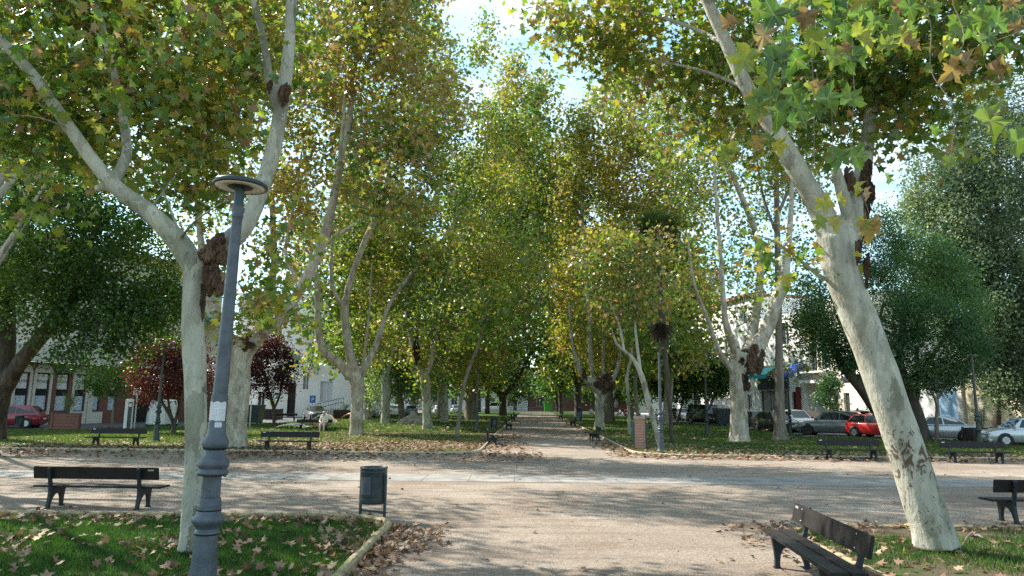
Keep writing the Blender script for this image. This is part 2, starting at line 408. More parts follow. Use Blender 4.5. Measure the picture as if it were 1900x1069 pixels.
# roads and pavements outside the park
sheet('road', [(-31.5, 40), (-27.4, 46.2), (-24.3, 49.4), (-20.5, 58), (-18.6, 80), (-15.5, 150), (-22, 150), (-27, 90), (-29.5, 66), (-44, 40)], 0.006, M['asphalt'])
sheet('pavement', [(-29.5, 66), (-44, 40), (-60, 40), (-40, 90), (-22, 150), (-27, 90)], 0.014, M['pavement'])
sheet('road', [(60, 34), (31, 39), (21.3, 45), (19.6, 47), (19.1, 60), (18.4, 90), (17.4, 150), (22, 150), (25, 95), (29, 75), (32, 60), (34.5, 46), (60, 40)], 0.006, M['asphalt'])
sheet('pavement', [(22, 150), (25, 95), (29, 75), (32, 60), (34.5, 46), (60, 40), (60, 150)], 0.014, M['pavement'])
sheet('road', [(-90, 152), (90, 152), (90, 162), (-90, 162)], 0.006, M['asphalt'])
sheet('lawn', [(-14, 136.5), (17, 136.5), (17, 150), (-14, 150)], 0.03, M['lawn'])

# ------------------------------------------------------------------ leaves
def fan(outline, c):
    n = len(outline)
    V = np.array([c] + outline, np.float32)
    T = np.array([(0, 1 + i, 1 + (i + 1) % n) for i in range(n)], np.int32)
    return V, T
_h = [(0.10, -0.05), (0.50, 0.06), (0.26, 0.27), (0.55, 0.60), (0.19, 0.58)]
MAPLE = fan([(0, 0, 0)] + [(x, y, .10 * x * x * 4 - .12 * y * y) for x, y in _h] + [(0, 1, -.12)] + [(-x, y, .10 * x * x * 4 - .12 * y * y) for x, y in _h[::-1]], (0, .36, -.02))
def _detail():
    h = [(0.06, -0.07), (0.20, -0.09), (0.34, -0.02), (0.52, 0.02), (0.42, 0.14), (0.43, 0.21), (0.27, 0.27), (0.40, 0.36), (0.46, 0.50), (0.60, 0.62), (0.44, 0.62), (0.36, 0.68), (0.17, 0.57), (0.20, 0.72), (0.11, 0.80)]
    f = lambda x, y: (x, y, .35 * x * x + .05 * math.sin(9 * x + 5 * y) - .16 * y * y)
    V, T = fan([(0, 0, 0)] + [f(x, y) for x, y in h] + [f(0, 1.0)] + [f(-x, y) for x, y in h[::-1]], (0, .34, -.045))
    n = len(V)                                        # leaf stalk
    return np.concatenate([V, np.array([(-.013, .02, 0), (.013, .02, 0), (.03, -.6, .12)], np.float32)]), np.concatenate([T, np.array([(n, n + 1, n + 2)], np.int32)])
DETAIL = _detail()
HALF = (np.array([(0, 0, 0), (0, 1, -.1), (.30, .72, .03), (.55, .50, .08), (.42, .02, .1), (-.30, .72, .03), (-.55, .50, .08), (-.42, .02, .1)], np.float32),
        np.array([(0, 4, 3, 2), (0, 2, 1, 1), (0, 6, 7, 0), (0, 1, 5, 6)], np.int32))
HALF = (HALF[0], np.array([(0, 4, 3, 1), (0, 1, 6, 7)], np.int32))
KITE = (np.array([(0, 0, 0), (.42, .42, .1), (0, 1, -.05), (-.42, .42, .1)], np.float32), np.array([(0, 1, 2, 3)], np.int32))
SLIM = (np.array([(0, 0, 0), (.20, .45, .05), (0, 1, -.12), (-.20, .45, .05)], np.float32), np.array([(0, 1, 2, 3)], np.int32))

def unit(a): return a / np.maximum(np.linalg.norm(a, axis=-1, keepdims=True), 1e-9)
def place_leaves(C, size, tint, tmpl, flat=0.5, droop=0.5, curl=None, bias=None):
    """leaf blades at the points C: returns vertices, polygons, tint per polygon"""
    n = len(C); V0, T0 = tmpl
    nrm = unit(rng.normal(size=(n, 3)) * (1 - flat) + (np.array([0, 0, 1.0]) if bias is None else bias) * flat)
    d = rng.normal(size=(n, 3)); d[:, 2] -= droop
    d = unit(d - nrm * np.sum(d * nrm, 1, keepdims=True))
    x = np.cross(d, nrm)
    s = np.broadcast_to(size, (n,))[:, None, None]
    z = V0[None, :, 2:3] * (1 if curl is None else np.asarray(curl)[:, None, None])
    P = C[:, None, :] + s * (V0[None, :, 0:1] * x[:, None, :] + V0[None, :, 1:2] * d[:, None, :] + z * nrm[:, None, :])
    k = len(V0)
    T = (T0[None] + (np.arange(n) * k)[:, None, None]).reshape(-1, T0.shape[1])
    return P.reshape(-1, 3), T, np.repeat(tint, len(T0))

def cnoise(P, s, seed=0.0):
    """smooth clump value 0..1 at the points P"""
    q = P * s + seed
    a = np.sin(q[:, 0] * 1.7 + 1.3 * np.sin(q[:, 1] * 1.1 + .5)) + np.sin(q[:, 1] * 1.9 + 1.1 * np.sin(q[:, 2] * 1.3)) + np.sin(q[:, 2] * 1.6 + 1.2 * np.sin(q[:, 0] * .9 + 2))
    return np.clip(a / 4.4 + .5, 0, 1)

# ------------------------------------------------------------------ trees
def smooth_path(pts, rad, step):
    P = [Vector(p) for p in pts]; out = []; rr = []
    for i in range(len(P) - 1):
        p0, p1, p2, p3 = P[max(i - 1, 0)], P[i], P[i + 1], P[min(i + 2, len(P) - 1)]
        k = max(2, int((p2 - p1).length / step))
        for j in range(k):
            t = j / k
            out.append(0.5 * ((2 * p1) + (p2 - p0) * t + (2 * p0 - 5 * p1 + 4 * p2 - p3) * t * t + (3 * p1 - p0 - 3 * p2 + p3) * t ** 3))
            rr.append(rad[i] * (1 - t) + rad[i + 1] * t)
    out.append(P[-1]); rr.append(rad[-1])
    return out, rr
def limb(*q):
    """points traced as (px, py, distance, width in px) -> world points and radii"""
    pts = [at(a, b, Y) for a, b, Y, w in q]
    rad = [ms(Y * .987 + (p.z - H) * .16, w) / 2 for (a, b, Y, w), p in zip(q, pts)]
    return pts, rad
def blob(px, py, Y, rx, ry, rd, n):
    c = at(px, py, Y)
    return (c, (ms(Y, rx), rd, ms(Y, ry)), n)

TREE_W = [1.0]
def tree(base, limbs, blobs, bark, leafm, per, size, tmpl, tint, name='plane_tree', label='', cat='tree', group=None, sides=8, step=.5, wob=.10,
         spread=.5, remesh=None, twig=0.02, flat=.45, droop=.5, wounds=(), zmin=2.0, extra=None, wf=2.0, inner=.45, hang=0.0, push=0.0):
    base = Vector(base)
    root = empty(name, base, 0, label, cat, group)
    mb = MB(); sk = []
    for pts, rad in limbs:
        P, r = smooth_path(pts, [x * TREE_W[0] for x in rad], step)
        mb.tube(P, r, sides, wob=wob, wf=wf)
        sk += list(P)
    sk = np.array([tuple(p) for p in sk])
    trunk_z = np.percentile(sk[:, 2], 15)
    cl = []
    for c, (rx, ry, rz), n in blobs:
        d = unit(rng.normal(size=(n, 3))) * (inner + (1 - inner) * rng.random((n, 1)) ** .6) * np.where(rng.random((n, 1)) < .16, rng.uniform(1.1, 1.4, (n, 1)), 1.0)
        cl.append(np.array(tuple(c)) * (1 + push / c.y) * np.array([1, 1, 1]) + np.array([0, 0, -H * push / c.y]) + d * np.array([rx, ry, rz]))
    tb = MB()
    if cl:
        cl = np.concatenate(cl); cl = cl[cl[:, 2] > zmin]
        L = []; LB = []; LT = []
        d0 = np.array([np.linalg.norm(sk - c, axis=1).min() for c in cl]); cl = cl[np.argsort(d0)]
        grow = np.zeros((len(sk) + 3 * len(cl), 3)); grow[:len(sk)] = sk; gn = len(sk); age = np.zeros(len(grow)); age[gn:] = .25
        for c in cl:                                # every twig leaves the nearest limb or an earlier twig
            g_ = grow[:gn]
            dd = np.linalg.norm(g_ - c, axis=1) + np.maximum(0, g_[:, 2] - c[2]) * 1.5 + np.where(g_[:, 2] < min(trunk_z, c[2] - 1), 1.5, 0) + age[:gn]
            p = g_[dd.argmin()].copy()
            v = c - p; dist = np.linalg.norm(v)
            mid = p + v * .5 + np.array([0, 0, .10 * dist]) + rng.normal(size=3) * .10 * dist
            r = max(twig * .35, min(twig, twig * dist / 3))
            if twig > 0: tb.tube([p, p + (mid - p) * .55 + rng.normal(size=3) * .04 * dist, mid, c], [r, r * .8, r * .6, r * .3], 4, cap=False)
            for q_ in (mid, c, mid * .5 + c * .5): grow[gn] = q_; gn += 1
            k = max(3, int(per * rng.uniform(.5, 1.5)))
            t = rng.uniform(max(.25, 1 - 1.6 / max(dist, .01)), 1.08, size=(k, 1))
            q = (1 - t) ** 2 * p + 2 * t * (1 - t) * mid + t * t * c
            off = rng.normal(size=(k, 3)) * spread * np.array([1, 1, .75])
            if hang: off[:, 2] -= rng.random(k) * hang
            L.append(q + off)
            cn = rng.normal(size=3) * .75 + np.array([0, 0, .8]); LB.append(np.tile(cn / np.linalg.norm(cn), (k, 1))); LT.append(np.full(k, rng.normal() * .07))
        L = np.concatenate(L); LB = np.concatenate(LB); LT = np.concatenate(LT); ok = L[:, 2] > .9; L = L[ok]; LB = LB[ok]; LT = LT[ok]
        sz = size * rng.uniform(.65, 1.25, len(L))
        tn = np.clip(tint[0] + tint[1] * (cnoise(L, .55, base.x) - .5) * 2 + LT + rng.normal(size=len(L)) * tint[2], 0, 1)
        if len(tint) > 3: tn = np.where(rng.random(len(L)) < tint[3], rng.uniform(.7, 1, len(L)), tn)
        V, T, tt = place_leaves(L, sz, tn, tmpl, min(.62, flat + .12), droop, bias=LB)
        if extra is not None:
            V2, T2, t2 = extra
            V = np.concatenate([V, V2]); T = np.concatenate([T, T2 + len(V) - len(V2)]); tt = np.concatenate([tt, t2])
        me = np_mesh('crown', V - np.array(tuple(base)), T, tt)
        link('crown', me, leafm, root)
    tr = mb.build('trunk', bark, root, world=True)
    if remesh:
        m = tr.modifiers.new('blend', 'REMESH'); m.mode = 'VOXEL'; m.voxel_size = remesh; m.use_smooth_shade = True
        m = tr.modifiers.new('soften', 'SMOOTH'); m.factor = .5; m.iterations = 5
    if tb.v: tb.build('branches', M['twig'] if bark is not M['bark_dark'] else M['bark_dark'], root, world=True)['kind'] = 'stuff'
    wr = random.Random(11)
    for (px, py, Y, wx, wz, dp) in wounds:
        w = MB()
        for q_ in range(7):
            k = 1.0 if q_ == 0 else wr.uniform(.35, .6)
            c = at(px + (0 if q_ == 0 else wr.uniform(-.42, .42) * wx), py + (0 if q_ == 0 else wr.uniform(-.46, .46) * wz), Y + (0 if q_ == 0 else wr.uniform(-.3, .1) * dp))
            bm = bmesh.new(); bmesh.ops.create_icosphere(bm, subdivisions=5 if q_ == 0 else 4, radius=1)
            rx, rz = ms(Y, wx) / 2 * k * .68, ms(Y, wz) / 2 * k * .72
            sd_ = Vector((px * .37 + q_ * 5.1, py * .11, 0))
            for v in bm.verts:
                q = v.co.copy()
                f = 1 + .55 * noise.noise(Vector((q.x * 1.7, q.y * 1.7, q.z * 1.1)) + sd_) + .42 * noise.noise(Vector((q.x * 6, q.y * 6, q.z * 1.6)) + sd_) + .22 * noise.noise(Vector((q.x * 15, q.y * 15, q.z * 6)))
                v.co = c + Vector((q.x * rx, q.y * .75 * dp * (k ** .5), q.z * rz)) * max(.3, f)
            w.bm(bm, smooth=False)
        wo = w.build('bark_wound', M['wound'], root, world=True); wo['label'] = 'dark brown rotting wound'
    return root
# ------------------------------------------------------------------ the trees in the photograph
def explicit(lst, tmpl):
    """large leaves close to the eye: (px, py, distance, size in px, tint, hang angle)"""
    Vs, Ts, tt = [], [], []; n = 0
    V0, T0 = tmpl
    for px, py, Y, s, tn, a in lst:
        c = at(px, py, Y); s = ms(Y, s)
        d = Vector((math.sin(R(a)), random.uniform(-.35, .35), -math.cos(R(a)))).normalized()
        nn = Vector((random.uniform(-.5, .5), -1, random.uniform(.0, .7))); nn = (nn - d * nn.dot(d)).normalized()
        x = d.cross(nn)
        for k in range(len(V0)):
            v = c + s * (x * float(V0[k][0]) + d * float(V0[k][1] - .35) + nn * float(V0[k][2]) * random.uniform(1.0, 3.2)); Vs.append(tuple(v))
        Ts.append(T0 + n); n += len(V0); tt += [min(1, max(0, tn + random.uniform(-.03, .03)))] * len(T0)
    vein = np.zeros(len(V0)); vein[[0, 5, 11, 17, 23, 29]] = 1
    return np.array(Vs, np.float32), np.concatenate(Ts), np.array(tt, np.float32), np.tile(vein, len(lst))

# near forked plane tree, its crown over the lamp
TREE_W[0] = .78
Y = 9.3
t1 = [limb((351, 1022, Y, 58), (353, 985, Y, 46), (358, 900, Y, 44), (363, 800, Y, 49), (362, 700, Y, 52), (358, 600, Y, 50), (360, 530, Y, 52), (366, 480, Y, 60)),
      limb((362, 500, Y, 52), (340, 462, Y, 54), (312, 428, Y - .1, 48), (275, 392, Y - .2, 42), (205, 338, Y - .3, 34), (130, 238, Y - .5, 30), (62, 140, Y - .6, 26), (-5, 70, Y - .8, 24), (-120, -40, Y - 1, 18)),
      limb((215, 345, Y - .3, 22), (178, 350, Y - .25, 18)),
      limb((205, 340, Y - .3, 28), (222, 318, Y - .2, 26), (235, 285, Y, 24), (232, 240, Y + .2, 22), (222, 180, Y + .3, 18), (203, 100, Y + .5, 17), (182, 10, Y + .7, 16), (170, -120, Y + .9, 12)),
      limb((370, 500, Y, 54), (405, 465, Y + .1, 50), (447, 428, Y + .1, 44), (472, 385, Y + .2, 40), (492, 330, Y + .3, 38), (510, 265, Y + .4, 36), (525, 180, Y + .5, 33), (536, 90, Y + .6, 27), (541, 0, Y + .7, 25), (545, -120, Y + .8, 20)),
      limb((512, 200, Y + .5, 26), (500, 150, Y + .4, 22), (490, 80, Y + .2, 18), (470, 0, Y, 15), (455, -80, Y - .2, 11)),
      limb((330, 450, Y, 10), (365, 408, Y - .6, 8), (430, 365, Y - 1.2, 5)),
      limb((330, 425, Y, 8), (300, 350, Y + .8, 6), (270, 320, Y + 1.4, 4)),
      limb((275, 392, Y, 8), (330, 320, Y + 1.2, 6), (400, 230, Y + 2, 4), (440, 160, Y + 2.4, 3)),
      limb((130, 238, Y - .5, 8), (50, 215, Y - 1.2, 6), (-60, 230, Y - 2, 4))]
plane1 = tree(G(351, 1010), t1,
     [blob(110, 60, 11.2, 190, 130, 2.0, 90), blob(330, 70, 11.8, 190, 130, 2.2, 110), blob(330, 215, 11.8, 150, 85, 1.6, 66), blob(60, 190, 11.2, 140, 85, 1.4, 40),
      blob(490, 60, 12, 110, 150, 1.6, 30), blob(250, 60, 8.4, 230, 120, .8, 16), blob(-180, 80, 9, 200, 200, 2.5, 40), blob(90, 270, 11, 120, 60, 1.2, 18), blob(340, 325, 11, 110, 55, 1.1, 22), blob(490, 560, 10.3, 60, 90, .6, 7), blob(70, 360, 9.5, 45, 40, .5, 5),
      blob(300, -220, 10, 420, 190, 3.2, 120), blob(200, -120, 13.6, 280, 150, 2.4, 90), blob(530, 420, 10.6, 40, 60, .6, 3)],
     M['bark'], M['plane_leaf'], 30, .145, MAPLE, (.34, .16, .14, .12), label='forked pale plane tree rising just behind the tall blue grey street lamp',
     sides=20, step=.12, wob=.07, wf=2.2, spread=.30, remesh=.022, twig=.009, droop=.5, wounds=[(396, 470, Y - .15, 50, 66, .14), (392, 515, Y - .14, 40, 66, .10), (377, 556, Y - .16, 12, 60, .045), (527, 176, Y + .36, 24, 46, .09), (500, 160, Y + .3, 12, 26, .06)])

TREE_W[0] = .77
# near leaning plane tree on the right, twigs hanging close to the eye
Y = 10.2
t2 = [limb((1738, 1015, Y, 106), (1731, 985, Y, 96), (1712, 930, Y, 92), (1686, 850, Y, 87), (1652, 750, Y, 84), (1617, 650, Y, 82), (1582, 560, Y, 80), (1558, 495, Y, 80), (1545, 440, Y, 78)),
      limb((1552, 470, Y, 66), (1525, 395, Y, 56), (1497, 345, Y - .1, 50), (1462, 285, Y - .2, 46), (1425, 222, Y - .2, 42), (1388, 165, Y - .3, 36), (1350, 85, Y - .3, 31), (1312, 0, Y - .4, 28), (1270, -110, Y - .5, 22)),
      limb((1562, 480, Y, 64), (1583, 400, Y, 56), (1596, 345, Y + .1, 46), (1606, 290, Y + .2, 36), (1614, 220, Y + .3, 30), (1626, 145, Y + .4, 26), (1640, 60, Y + .4, 20), (1650, -80, Y + .5, 15)),
      limb((1575, 400, Y - .1, 34), (1558, 340, Y - .2, 27), (1550, 312, Y - .25, 24)),
      limb((1530, 520, Y, 14), (1480, 480, Y - .2, 9), (1440, 450, Y - .4, 10), (1400, 435, Y - .6, 5)),
      limb((1350, 85, Y, 14), (1280, 50, Y + .8, 11), (1180, 20, Y + 1.6, 8), (1080, 10, Y + 2.2, 6)),
      limb((1388, 165, Y, 12), (1300, 130, Y + 1, 9), (1200, 110, Y + 1.8, 6)),
      limb((1626, 145, Y, 12), (1700, 70, Y - 1, 9), (1790, 10, Y - 2, 7)),
      limb((1640, 60, Y, 14), (1560, -60, 7, 12), (1520, -160, 5, 12), (1500, -60, 4.2, 7), (1480, 30, 4, 5)),
      limb((1560, -60, 7, 12), (1750, -90, 5, 9), (1800, -30, 4, 6), (1795, 60, 3.8, 4))]
close = []
cr = random.Random(3)
for k in range(56):
    px = cr.gauss(1490, 72); py = cr.uniform(-60, 235) - abs(px - 1490) * .3
    close.append((px, py, cr.uniform(3.7, 5.2), cr.uniform(48, 84), cr.choice([.05, .12, .2, .25, .3, .15, .22, .35, .42, .55, .85, 1.0]), cr.uniform(-70, 70)))
for k in range(60):
    px = cr.uniform(1560, 1890); py = cr.uniform(-60, 95)
    close.append((px, py, cr.uniform(4.0, 6.0), cr.uniform(38, 66), cr.choice([.05, .1, .2, .25, .3, .42, .55, .85]), cr.uniform(-70, 70)))
close += [(1840, 222, 2.7, 92, .36, 25), (1770, 130, 3.4, 70, .80, -40), (1795, 112, 3.4, 58, .86, 30), (1775, 100, 3.5, 62, .28, 80), (1850, 125, 3.4, 52, .88, 35), (1868, 120, 3.4, 48, .70, 70),
          (1530, 378, 4.6, 48, .55, -60), (1562, 370, 4.6, 36, .62, 60), (1522, 412, 4.6, 40, .42, -30), (1548, 412, 4.6, 42, .66, 20), (1592, 350, 4.6, 40, .5, 20), (1608, 360, 4.6, 34, 1.0, 40),
          (1612, 425, 4.5, 62, .73, 5), (1602, 415, 4.5, 40, .5, -20), (1625, 415, 4.5, 40, .78, 40), (1555, 290, 5, 66, .2, -20), (1590, 290, 5, 60, .16, 30), (1345, 285, 5, 44, .35, -30), (1360, 275, 5, 40, .5, 20),
          (1405, 265, 5, 42, .75, -20), (1445, 270, 5, 46, .62, 15), (1425, 258, 5, 40, .3, 0), (1735, 240, 4.4, 34, .2, 20), (1762, 300, 4.2, 36, .35, -10), (1785, 283, 4.2, 24, .25, 60), (1425, 480, 6, 40, .12, 0), (1412, 455, 6, 34, .3, -30), (1460, 520, 6, 34, .6, 20),
          (1520, 160, 4.4, 44, .86, 10), (1530, 175, 4.4, 34, .94, -30), (1595, 60, 4.2, 62, .45, 60), (1610, 75, 4.2, 58, .5, 40), (1890, 260, 2.7, 80, .3, 10), (1650, 330, 6, 30, .3, 0)]
plane2 = tree(G(1738, 1005), t2,
     [blob(1480, 60, 11.7, 190, 130, 2.4, 80), blob(1260, 60, 13, 150, 110, 1.8, 60), blob(1110, 40, 12.5, 100, 80, 1.1, 34), blob(1020, 25, 13, 50, 40, .8, 9), blob(1120, 130, 13, 65, 60, 1.0, 6), blob(1300, 190, 12.8, 120, 70, 1.4, 30), blob(1700, 50, 9.5, 200, 100, 2.2, 70),
      blob(1640, 170, 10.8, 100, 70, 1.2, 18), blob(1850, 60, 9.5, 130, 90, 2, 36), blob(1440, 230, 11.8, 120, 60, 1.0, 20), blob(1520, 260, 11, 140, 70, 1.2, 12), blob(1700, 180, 10.4, 90, 60, 1, 8),
      blob(1420, 470, 10.0, 45, 40, .5, 4), blob(1560, -220, 9, 420, 180, 3.2, 110), blob(1720, 270, 10.5, 60, 60, .7, 5)],
     M['bark_scab'], M['plane_leaf'], 30, .145, MAPLE, (.36, .17, .15, .12), label='thick leaning pale plane tree with brown scabs beside the tilted near bench',
     sides=24, step=.12, wob=.05, wf=1.8, spread=.32, remesh=.026, twig=.009, wounds=[(1606, 345, Y - .12, 26, 90, .13), (1576, 335, Y - .2, 26, 44, .08), (1606, 412, Y - .1, 14, 60, .10), (1592, 468, Y - .30, 14, 50, .06), (1608, 500, Y - .2, 10, 60, .07)], extra=None)
ev, et, ett, evn = explicit([(a, b_, Y_, s_ * .72, t_, g_) for a, b_, Y_, s_, t_, g_ in close], DETAIL)
me = np_mesh('hanging_leaves', ev - np.array(tuple(plane2.location)), et, ett)
av = me.attributes.new('vein', 'FLOAT', 'POINT'); av.data.foreach_set('value', np.ascontiguousarray(evn, np.float32))
link('hanging_leaves', me, M['plane_leaf'], plane2)['label'] = 'large lobed leaves hanging close overhead'
tb = MB()
for a, b, c in [((1480, -80, 4.2), (1455, 60, 4.3), (1440, 190, 4.4)), ((1530, -80, 4.3), (1525, 80, 4.3), (1545, 300, 4.6)), ((1800, -60, 3.4), (1775, 40, 3.4), (1770, 110, 3.4)), ((1830, -60, 3.2), (1870, 60, 3.2), (1850, 110, 3.4)),
                ((1560, -60, 4.5), (1580, 150, 4.5), (1612, 395, 4.5)), ((1500, 40, 4.5), (1510, 240, 4.6), (1530, 370, 4.6)), ((1900, 100, 2.7), (1880, 200, 2.7), (1850, 214, 2.7)), ((1460, 30, 5), (1400, 160, 5), (1350, 260, 5)), ((1690, -40, 4.3), (1740, 130, 4.3), (1765, 280, 4.2))]:
    ja, jb, jc = at(*a), at(*b), at(*c)
    q_ = [ja.lerp(jb, .5), jb, jb.lerp(jc, .5)]
    q_ = [v + Vector((cr.uniform(-.07, .07), cr.uniform(-.05, .05), cr.uniform(-.03, .03))) for v in q_]
    pp, _ = smooth_path([ja] + q_ + [jc], [1] * 5, .05)
    tb.tube(pp, [.0042 - .0026 * i / len(pp) for i in range(len(pp))], 5, wob=.25, wf=30)
tb.build('hanging_twigs', M['twig'], plane2, world=True)['kind'] = 'stuff'

TREE_W[0] = .92
AV = 'plane trees along the park avenue'
Y = 30
tree(G(437, 826), [limb((437, 832, Y, 54), (438, 800, Y, 44), (443, 720, Y, 42), (446, 665, Y, 48), (450, 632, Y, 58)),
     limb((458, 650, Y, 34), (490, 615, Y - .3, 26), (525, 588, Y - .6, 23), (560, 530, Y - 1, 22), (594, 462, Y - 1.2, 21), (620, 362, Y - 1.5, 17), (640, 262, Y - 1.6, 14), (655, 170, Y - 1.6, 11), (664, 60, Y - 1.6, 7)),
     limb((620, 362, Y - 1.5, 10), (635, 250, Y - 2.3, 9), (640, 150, Y - 2.6, 6)),
     limb((600, 455, Y - 1.2, 10), (660, 415, Y - 2, 9), (740, 372, Y - 3, 6), (800, 330, Y - 4, 4)),
     limb((440, 650, Y, 30), (408, 600, Y + .5, 22), (388, 540, Y + 1, 18), (372, 440, Y + 1.6, 14), (360, 300, Y + 2, 10)),
     limb((452, 640, Y, 26), (490, 590, Y + 2, 17), (508, 500, Y + 3, 14), (505, 380, Y + 4, 12), (500, 250, Y + 4.5, 8)),
     limb((560, 530, Y - 1, 10), (530, 470, Y, 8), (545, 380, Y + .6, 7), (560, 280, Y + 1, 5))],
     [blob(690, 130, 30.5, 150, 170, 3.2, 120), blob(560, 60, 31, 130, 180, 3.4, 90), blob(600, 330, 31, 110, 110, 2.4, 60), blob(480, 400, 33, 130, 120, 2.4, 60), blob(420, 250, 33, 140, 150, 3, 60),
      blob(730, 330, 27, 90, 90, 2, 46), blob(500, 560, 30, 60, 50, 1.3, 16), blob(700, -80, 30, 170, 120, 3.5, 60), blob(450, 590, 29, 60, 40, 1, 8), blob(600, -10, 25, 200, 130, 2.6, 80), blob(470, 200, 31.5, 170, 120, 2.4, 60), blob(380, 40, 24, 150, 120, 2.6, 60), blob(745, 40, 27, 85, 120, 2.4, 46), blob(780, 200, 27, 90, 110, 2.2, 50)],
     M['bark_fleck'], M['plane_leaf'], 42, .20, MAPLE, (.44, .28, .14, .32), label='stout flecked plane tree in the leaf carpet just right of the tall lamp', group=AV,
     sides=14, step=.35, wob=.14, wf=1.4, spread=.46, remesh=.06, twig=.04, wounds=[(452, 636, Y - .35, 36, 30, .25)])

Y = 41
tree(G(660, 809), [limb((660, 813, Y, 34), (661, 790, Y, 27), (663, 740, Y, 25), (661, 695, Y, 34)),
     limb((652, 700, Y, 24), (628, 672, Y, 20), (604, 655, Y, 18), (590, 610, Y, 15), (588, 520, Y + .5, 13), (575, 440, Y + 1, 10), (568, 340, Y + 1, 7), (560, 240, Y + 1, 4)),
     limb((660, 700, Y, 24), (647, 645, Y - .5, 18), (640, 575, Y - .8, 16), (652, 515, Y - 1, 14), (680, 440, Y - 1.4, 12), (705, 385, Y - 1.8, 10), (725, 290, Y - 2, 7), (735, 180, Y - 2, 5)),
     limb((641, 580, Y - .8, 10), (618, 535, Y - 1.4, 9), (615, 480, Y - 1.8, 8), (622, 400, Y - 2, 6)),
     limb((668, 695, Y, 18), (694, 650, Y + .5, 13), (710, 603, Y + .8, 11), (725, 560, Y + 1, 9), (775, 495, Y + 1.4, 8), (832, 430, Y + 2, 6), (880, 350, Y + 2, 4)),
     limb((672, 690, Y - .2, 8), (684, 590, Y - 1, 6), (690, 490, Y - 1.5, 4))],
     [blob(620, 480, 42, 90, 130, 2.8, 90), blob(700, 520, 42, 90, 120, 2.8, 80), blob(750, 330, 41, 120, 150, 3.4, 110), blob(860, 260, 42, 100, 150, 3.2, 90), blob(590, 640, 42, 60, 50, 1.6, 18),
      blob(700, 640, 42, 60, 40, 1.6, 12), blob(840, 470, 40, 110, 110, 3, 70), blob(630, 250, 43, 100, 150, 3, 60), blob(900, 80, 42, 20, 70, .9, 18), blob(785, 130, 41, 75, 120, 3, 50), blob(930, 400, 44, 90, 140, 3, 70), blob(700, 400, 44, 120, 140, 3, 70), blob(850, 600, 44, 110, 60, 2.4, 40), blob(960, 520, 40, 70, 90, 2.4, 40)],
     M['bark_fleck'], M['plane_leaf'], 46, .215, MAPLE, (.36, .18, .12, .08), push=2.6, label='many limbed plane tree with yellow green leaves near the seated person', group=AV,
     sides=12, step=.4, wob=.14, wf=1.3, spread=.52, remesh=.07, twig=.045)

Y = 50
tree(G(793, 798), [limb((793, 801, Y, 26), (793, 780, Y, 20), (791, 735, Y, 18), (788, 690, Y, 22)),
     limb((786, 700, Y, 16), (770, 655, Y, 13), (758, 590, Y, 13), (752, 500, Y, 12), (748, 420, Y, 10), (745, 330, Y, 7), (742, 200, Y, 4)),
     limb((756, 530, Y, 8), (790, 470, Y + 1, 8), (828, 440, Y + 2, 7), (870, 380, Y + 3, 5)),
     limb((794, 695, Y, 12), (808, 632, Y - .6, 10), (806, 565, Y - 1, 9), (826, 510, Y - 1.5, 8), (838, 440, Y - 2, 6), (850, 320, Y - 2, 4))],
     [blob(760, 560, 52, 90, 110, 3.4, 70), blob(820, 620, 50, 80, 90, 3, 60), blob(880, 520, 50, 90, 120, 3.4, 80), blob(900, 360, 50, 100, 130, 3.4, 90), blob(948, 150, 48, 22, 80, 1.1, 26), blob(950, 230, 48, 50, 80, 2, 36), blob(800, 690, 49, 70, 36, 2, 18), blob(940, 330, 50, 70, 120, 2.6, 50), blob(1000, 300, 50, 40, 110, 2.2, 40), blob(1000, 185, 50, 20, 60, 1.1, 20), blob(1000, 470, 52, 60, 120, 3, 50), blob(905, 640, 50, 60, 50, 2.4, 26)],
     M['bark'], M['plane_leaf'], 46, .24, MAPLE, (.36, .24, .13, .18), push=2.6, label='pale trunked plane tree with sun streaks left of the thin leaning sapling', group=AV,
     sides=12, step=.5, wob=.12, wf=1.3, spread=.62, remesh=.08, twig=.05, wounds=[(772, 645, Y - .25, 12, 60, .25)])

Y = 66
tree(G(825, 784), [limb((825, 787, Y, 21), (825, 770, Y, 17), (824, 725, Y, 15), (826, 690, Y, 17)), limb((826, 695, Y, 11), (836, 620, Y, 9), (858, 535, Y, 8), (866, 450, Y, 5)), limb((823, 695, Y, 9), (812, 640, Y + 1, 8), (800, 560, Y + 1, 6))],
     [blob(850, 560, 66, 100, 120, 4, 80), blob(900, 420, 64, 90, 140, 4, 90), blob(870, 660, 66, 80, 60, 3, 40), blob(960, 290, 62, 60, 120, 3, 50)],
     M['bark'], M['plane_leaf'], 44, .30, HALF, (.32, .16, .12, .12), push=2.6, label='plane tree between the sun streaked trunk and the thin leaning sapling', group=AV, sides=10, step=.6, spread=.75, twig=.06)
Y = 76
tree(G(873, 778), [limb((873, 781, Y, 32), (873, 766, Y, 26), (874, 720, Y, 25), (876, 690, Y, 28)), limb((872, 695, Y, 16), (855, 640, Y, 12), (840, 560, Y, 9), (830, 460, Y, 6)), limb((880, 695, Y, 16), (900, 640, Y - 1, 12), (918, 560, Y - 1, 9), (930, 440, Y - 1, 5))],
     [blob(900, 600, 76, 100, 110, 4.5, 90), blob(940, 470, 74, 90, 140, 5, 90), blob(990, 330, 72, 60, 130, 4, 70), blob(1000, 190, 72, 26, 60, 1.5, 12), blob(880, 690, 76, 60, 34, 3, 16)],
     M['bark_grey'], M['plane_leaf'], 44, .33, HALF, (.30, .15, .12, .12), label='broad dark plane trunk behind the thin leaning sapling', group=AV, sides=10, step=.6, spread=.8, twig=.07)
Y = 100
